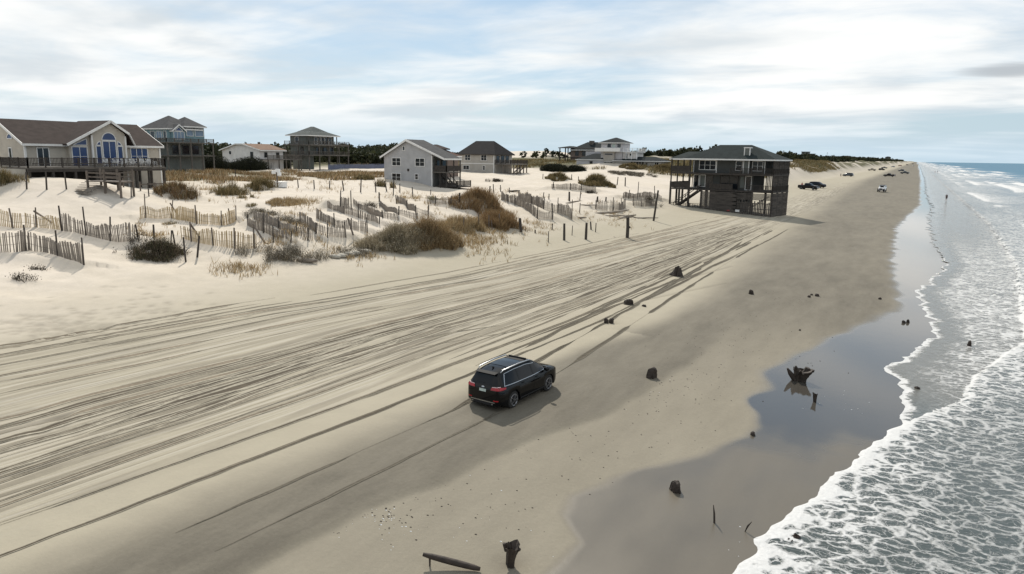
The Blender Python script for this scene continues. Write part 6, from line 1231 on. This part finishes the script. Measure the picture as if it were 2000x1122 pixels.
def fit_truck(e, patch):
    for sg in (1, -1): patch('side_window', [(-.88, 1.36), (.98, 1.36)], [(-.82, 1.80), (.5, 1.80)], 'y', sg, 'car_glass', n=6, m=3)
    patch('windscreen', [(-.76, 1.38), (.76, 1.38)], [(-.66, 1.84), (.66, 1.84)], 'x', 1, 'car_glass', n=4, m=4); patch('rear_window', [(-.66, 1.42), (.66, 1.42)], [(-.62, 1.78), (.62, 1.78)], 'x', -1, 'car_glass', n=4, m=3)
    MB().box(-2.8, -1.1, -.82, .82, 1.30, 1.345).build('truck_bed', 'plastic', e); MB().box(2.86, 2.96, -.8, .8, .55, .8).build('bumper', 'chrome', e)
def fit_jeep(e, patch):
    for sg in (1, -1): patch('side_window', [(-2.0, 1.27), (.32, 1.27)], [(-1.95, 1.76), (.1, 1.76)], 'y', sg, 'car_glass', n=6, m=3)
    patch('windscreen', [(-.72, 1.3), (.72, 1.3)], [(-.66, 1.78), (.66, 1.78)], 'x', 1, 'car_glass', n=4, m=4); MB().box(2.12, 2.26, -.8, .8, .6, .78).build('bumper', 'plastic', e)
    MB().box(-2.12, .2, -.74, .74, 1.885, 1.93).build('hard_top', 'plastic', e)
    for y in (-.45, .45): MB().tube([(2.14, y, 1.0), (2.2, y, 1.0)], .11, 12).build('headlight', 'tail_clear', e)
    MB().box(2.14, 2.18, -.32, .32, .82, 1.08).build('grille', 'plastic', e)
    for w in (-1.3, 1.35):
        for y in (-.82, .82): MB().box(w - .52, w + .52, y - .14, y + .14, .92, .98).build('fender', 'plastic', e)
def place(e, px, py, ang, sc=1.0):
    p = cast(px, py); e.location = (p[0], p[1], p[2] + 0.02); e.rotation_euler = (0, 0, R_(ang)); e.scale = (sc,) * 3; e['group'] = 'vehicles parked up the beach'
PROTO = {}
def parked(kind, paint, px, py, ang, sc, label):
    key = (kind, paint)
    if key not in PROTO:
        sp = dict(SUVSPEC) if kind == 'suv' else TRUCK if kind == 'truck' else JEEP
        e, pt, _ = make_vehicle(sp, label, dict(paint=paint)); {'suv': fit_suv, 'truck': fit_truck, 'jeep': fit_jeep}[kind](e, pt); PROTO[key] = e; index_children()
    else: e = copy_tree(PROTO[key])
    e['label'] = label; e['category'] = 'truck' if kind == 'truck' else 'car'; place(e, px, py, ang, sc)
parked('truck', 'car_paint', 1579, 371, -20, 1.12, 'black pickup parked nearest behind the beachfront house, left of the close pair')
parked('suv', 'car_paint', 1596, 367, -25, 1.25, 'dark car right behind the nearest black pickup')
parked('jeep', 'paint_white', 1722, 375.5, -97, 1.25, 'white jeep with dark top driving towards the camera near the surf')
parked('suv', 'paint_slate', 1656, 345, 170, 1.25, 'dark car parked alone in the middle of the beach')
parked('truck', 'car_paint', 1736, 345.5, 175, 1.15, 'dark pickup with people standing behind it near the surf')
parked('truck', 'paint_slate', 1767, 340, 160, 1.2, 'dark pickup parked closest to the water')
parked('truck', 'paint_tan', 1703, 334, 165, 1.2, 'tan pickup parked at the dune foot, left of the cluster')
parked('suv', 'car_paint', 1722, 333, 20, 1.25, 'black car in front of the vehicle cluster at the dune foot')
parked('truck', 'paint_slate', 1727, 329.5, 10, 1.2, 'dark pickup at the back of the vehicle cluster')
parked('suv', 'paint_silver', 1744, 327, 150, 1.25, 'silver car just beyond the vehicle cluster')
parked('suv', 'paint_slate', 1760, 335, 170, 1.25, 'dark car above the pickup parked closest to the water')
parked('truck', 'paint_red', 1758, 325, 20, 1.2, 'dull red pickup far up the beach')
parked('suv', 'car_paint', 1772, 323, 0, 1.3, 'small black car far up the beach, second to last')
parked('suv', 'paint_silver', 1784, 325, 100, 1.3, 'small pale car far up the beach by the water line')
parked('truck', 'car_paint', 1783, 321, 10, 1.3, 'farthest dark truck at the end of the row of vehicles')

# ------------------------------------------------------------------ people
def person(px, py, hgt, face, top, bottom, label, pose=0):
    p = cast(px, py) if px < 1795 else at_z(px, py, -0.05); s = hgt / 1.75
    e = empty('person', p, R_(face), label, 'person', 'people on the beach')
    J = {'pelvis': (0, 0, .95), 'chest': (0, .02, 1.28), 'neck': (0, .01, 1.48), 'head': (0, -.03, 1.62), 'crown': (0, -.02, 1.74)}
    for sg, t in ((1, 'L'), (-1, 'R')):
        st = .10 * sg if pose else .03 * sg
        J.update({'hip' + t: (.10 * sg, 0, .90), 'knee' + t: (.11 * sg, -.03 - st, .49), 'ankle' + t: (.12 * sg, st, .08), 'toe' + t: (.13 * sg, -.16 + st, .03),
                  'sh' + t: (.19 * sg, .02, 1.42), 'el' + t: (.25 * sg, .05 + st, 1.14), 'wr' + t: (.24 * sg, -.10 + st, .93), 'ha' + t: (.23 * sg, -.14 + st, .83)})
    names = list(J); E = [('pelvis', 'chest'), ('chest', 'neck'), ('neck', 'head'), ('head', 'crown')]
    for t in 'LR': E += [('pelvis', 'hip' + t), ('hip' + t, 'knee' + t), ('knee' + t, 'ankle' + t), ('ankle' + t, 'toe' + t), ('chest', 'sh' + t), ('sh' + t, 'el' + t), ('el' + t, 'wr' + t), ('wr' + t, 'ha' + t)]
    Rd = dict(pelvis=.15, chest=.155, neck=.06, head=.10, crown=.07)
    for t in 'LR': Rd.update({'hip' + t: .095, 'knee' + t: .062, 'ankle' + t: .042, 'toe' + t: .035, 'sh' + t: .065, 'el' + t: .045, 'wr' + t: .033, 'ha' + t: .04})
    def skin(nm, sel, grow, mat, edges):
        ids = {k_: i for i, k_ in enumerate(sel)}; me = bpy.data.meshes.new(nm); me.from_pydata([J[k_] for k_ in sel], [(ids[a], ids[b_]) for a, b_ in edges if a in ids and b_ in ids], [])
        o = bpy.data.objects.new(nm, me); COL.objects.link(o); md = o.modifiers.new('s', 'SKIN'); o.modifiers.new('d', 'SUBSURF').levels = 1
        for i, k_ in enumerate(sel): r = Rd[k_] + grow; me.skin_vertices[0].data[i].radius = (r, r)
        me.skin_vertices[0].data[0].use_root = True; me.materials.append(MATS[mat]); o.parent = e; o.scale = (s, s, s); return o
    skin('body', names, 0, 'skin', E)
    skin('shirt', ['chest', 'pelvis', 'shL', 'shR', 'elL', 'elR'], .035, top, E); skin('shorts', ['pelvis', 'hipL', 'hipR', 'kneeL', 'kneeR'], .03, bottom, E)
    hm = bmesh.new(); bmesh.ops.create_uvsphere(hm, u_segments=10, v_segments=8, radius=.115); me = bpy.data.meshes.new('hair'); hm.to_mesh(me); hm.free(); o = link('hair', me, 'cloth_dark', e, (0, .02 * s, 1.68 * s)); o.scale = (s * .95, s, s * .9)
person(1848, 392.5, 1.9, 0, 'cloth_dark', 'cloth_dark', 'person in dark clothes wading alone in the shallow surf', 1)
person(1826, 338, 1.9, 40, 'cloth_red', 'cloth_dark', 'left one of two distant people standing in the surf'); person(1831, 337.5, 1.9, -20, 'cloth_dark', 'cloth_blue', 'right one of two distant people standing in the surf')
person(1642, 346, 2.0, 60, 'cloth_dark', 'cloth_dark', 'person standing beside the lone dark car on the beach'); person(1566, 368, 1.9, 30, 'cloth_red', 'cloth_dark', 'person standing at the left end of the nearest black pickup')
person(1743, 346, 1.9, 10, 'cloth_dark', 'cloth_blue', 'left one of two people behind the dark pickup near the surf'); person(1748, 346, 1.9, -30, 'cloth_blue', 'cloth_dark', 'right one of two people behind the dark pickup near the surf', 1)

# ------------------------------------------------------------------ stumps and drift logs on the beach
def stump(px, py, hpx, wpx, label, kind='round', seed=0, lean=(0, 0)):
    p = cast(px, py) if kind != 'sea' else at_z(px, py, -0.05); k = pxm(p); hgt = hpx / k; rad = wpx / k / 2; g = random.Random(seed); n_ = 22
    rings = 9; V = []; F = []; ph = [g.uniform(0, 6.3) for _ in range(4)]
    for i in range(rings):
        t = i / (rings - 1)
        for j in range(n_):
            a = j * 2 * math.pi / n_; rg = 1 + .20 * math.sin(2 * a + ph[0] + t) + .14 * math.sin(5 * a + ph[1] + 2 * t) + .10 * math.sin(9 * a + ph[2]) + g.uniform(-.05, .05)
            if kind == 'flare': pr = 1.0 - .62 * t ** .55 + .25 * (1 - t) ** 4 * math.sin(4 * a + ph[3])
            elif kind == 'fork': pr = .55 + .45 * t ** 1.5
            else: pr = 1.08 - .30 * t - .9 * max(0, t - .7) ** 1.2
            z = t * hgt
            if i >= rings - 2: z *= 1 - (.34 if kind != 'round' else .28) * (0.5 + .5 * math.sin(2 * a + ph[3])) * g.uniform(.3, 1) if i == rings - 1 else 1 - .08 * g.random()
            V.append((math.cos(a) * rad * rg * pr + (lean[0] + ph[1] * .05 - .15) * t * hgt, math.sin(a) * rad * rg * pr + lean[1] * t * hgt, z - (.25 if i == 0 else 0)))
    V.append((lean[0] * hgt * .8, lean[1] * hgt * .8, hgt * (.62 if kind != 'round' else .93)))
    for i in range(rings - 1):
        for j in range(n_): F.append((i * n_ + j, i * n_ + (j + 1) % n_, (i + 1) * n_ + (j + 1) % n_, (i + 1) * n_ + j))
    F += [((rings - 1) * n_ + j, (rings - 1) * n_ + (j + 1) % n_, len(V) - 1) for j in range(n_)]
    mb = MB(); mb.v = V; mb.f = F; o = mb.build('tree_stump', 'stump', None, p); tag(o, label, 'stump', 'tree stumps on the beach'); return o, rad, hgt
stump(1321, 539, 20, 21, 'flared stump with spreading roots standing in the tyre tracks', 'flare', 1)
stump(1227, 594, 10, 15, 'low dark stump between tyre tracks, above the twin stubs', 'round', 2); stump(1258, 599, 4, 7, 'tiny dark stub right of the low stump between tyre tracks', 'round', 3)
stump(1184, 630, 9, 7, 'left one of the twin upright stubs', 'round', 4); stump(1194, 630, 9, 9, 'right one of the twin upright stubs', 'round', 5)
stump(1272, 737, 20, 18, 'upright dark stump right of the black SUV', 'round', 6); stump(1467, 574, 8, 8, 'lone small stub on the smooth mid beach', 'round', 7)
for i, (x, y, s_) in enumerate([(1580, 581, 4), (1585, 577, 3), (1596, 579, 5), (1718, 585, 4), (1562, 646, 3)]): stump(x, y, s_, s_ * 1.3, ['tiny dark stub, leftmost of three high on the beach', 'tiny dark stub, middle of three high on the beach', 'tiny dark stub, rightmost of three high on the beach', 'tiny dark stub at the edge of the shiny wet sand', 'tiny dark stub alone above the shiny pool'][i], 'round', 20 + i)
o, rad, hgt = stump(1562, 744, 26, 32, 'large jagged snag stump with a leaning splinter in the wet sand', 'fork', 8)
MB().tube([(-rad * .5, -rad * .2, 0), (-rad * 1.1, -rad * .5, hgt * .55), (-rad * 1.45, -rad * .75, hgt * .95)], [.14, .12, .04], 7).build('splinter', 'stump', o); MB().tube([(-rad * .2, 0, hgt * .6), (-rad * .6, -rad * .3, hgt * 1.15)], [.12, .04], 7).build('splinter', 'stump', o); MB().tube([(rad * .5, .1, hgt * .5), (rad * .75, .1, hgt * 1.05)], [.2, .12], 8).build('splinter', 'stump', o)
stump(1591, 785, 18, 10, 'narrow forked stump in the wet sand below the large snag', 'fork', 9); stump(1470, 850, 7, 9, 'small pointed stub on the damp sand above the brown wet patch', 'round', 10)
stump(1319, 959, 22, 20, 'rounded black stump in the brown wet patch', 'round', 11)
o, rad, hgt = stump(996, 1102, 44, 30, 'forked dark stump leaning right at the bottom of the picture', 'fork', 12, (.12, 0)); MB().tube([(-rad * .5, 0, hgt * .6), (-rad * .85, -.02, hgt * .92), (-rad * .3, -.02, hgt * 1.02), (-rad * .15, 0, hgt * .75)], [.07, .055, .05, .06], 7).build('root_loop', 'stump', o)
stump(1541, 1069, 18, 13, 'left one of two black stubs in the foam edge', 'sea', 13); stump(1553, 1063, 22, 14, 'right one of two black stubs in the foam edge', 'sea', 14)
stump(1765, 632, 6, 6, 'left one of two dark stubs near the water line beyond the pool', 'sea', 15); stump(1773, 631, 7, 5, 'right one of two dark stubs near the water line beyond the pool', 'sea', 16)
stump(1893, 674, 9, 6, 'dark stub standing in the shallow foam, farthest right', 'sea', 17); stump(1791, 761, 6, 9, 'low dark stub awash in the shallow foam', 'sea', 18)
# log propped on a broken branch
a = at_z(826, 1083, .45); b_ = at_z(938, 1112, .3); o_ = np.array([(a[0] + b_[0]) / 2, (a[1] + b_[1]) / 2, 0]); o_[2] = gz(o_[0], o_[1]); e = empty('drift_log', o_, 0, 'dark pointed log propped off the sand left of the forked stump', 'log')
A_ = Vector(at_z(826, 1083, o_[2] + .35)) - Vector(o_); B_ = Vector(at_z(938, 1112, o_[2] + .02)) - Vector(o_)
MB().tube([A_.lerp(B_, t) for t in (0, .15, .35, .55, .75, .9, 1)], [.05, .078, .088, .092, .085, .075, .05], 10).build('trunk', 'stump', e, None, True)
MB().tube([A_.lerp(B_, .12), A_.lerp(B_, .12) - Vector((0, 0, .36))], [.03, .02], 6).build('branch', 'stump', e)
for i, (x0, y0, x1, y1) in enumerate([(1396, 1022, 1391, 985), (1452, 1038, 1466, 1014)]):
    p = cast(x0, y0); k = pxm(p); hh = (y0 - y1) / k; tag(MB().tube([(0, 0, -.15), (.5 * (x1 - x0) / k, 0.02, hh * .5), ((x1 - x0) / k, 0, hh)], [.035, .03, .01], 6).build('stick', 'stump', None, p), ['thin stick standing in the wet sand near the rounded black stump', 'slanted stick standing in the wet sand close to the foam'][i], 'stick', 'sticks in the wet sand')
# shells and pebbles strewn on the damp sand: beyond counting
def specks(name, spots, mat, r, label):
    mb = MB(); g = random.Random(9)
    for px, py, sx, sy, n_ in spots:
        for _ in range(n_):
            x, y = px + g.gauss(0, sx), py + g.gauss(0, sy); p = at_z(x, y, .4); z = float(np.interp(p[0], _px, _pz)); p = at_z(x, y, z + 0.02); p[2] = gz(p[0], p[1]); s_ = r * g.uniform(.4, 1.5)
            vs = [(p[0] + s_ * a, p[1] + s_ * b_, p[2] + s_ * c_) for a, b_, c_ in ((-1, -.6, 0), (1, -.5, 0), (.8, .7, 0), (-.7, .8, 0), (0, 0, .7))]; mb.add(vs, [(0, 1, 4), (1, 2, 4), (2, 3, 4), (3, 0, 4)])
    tag(mb.build(name, mat), label, None, None, 'stuff')
specks('shells', [(745, 1018, 60, 22, 40), (900, 905, 70, 25, 10), (960, 1060, 80, 30, 10), (1280, 770, 40, 20, 6), (1640, 790, 60, 30, 14), (1420, 1080, 30, 20, 6)], 'white_paint', .022, 'white shell bits strewn on the damp sand')
specks('pebbles', [(745, 1012, 60, 20, 70), (980, 860, 60, 20, 20), (1330, 745, 60, 30, 70), (1460, 640, 50, 25, 60), (1290, 780, 60, 25, 30), (1400, 690, 120, 40, 120), (1150, 850, 140, 40, 90), (900, 960, 120, 40, 90), (1600, 560, 60, 20, 50), (1590, 580, 40, 8, 20), (1540, 590, 25, 6, 14), (1665, 475, 20, 8, 16)], 'stump', .026, 'dark pebbles and wood crumbs strewn on the damp sand')
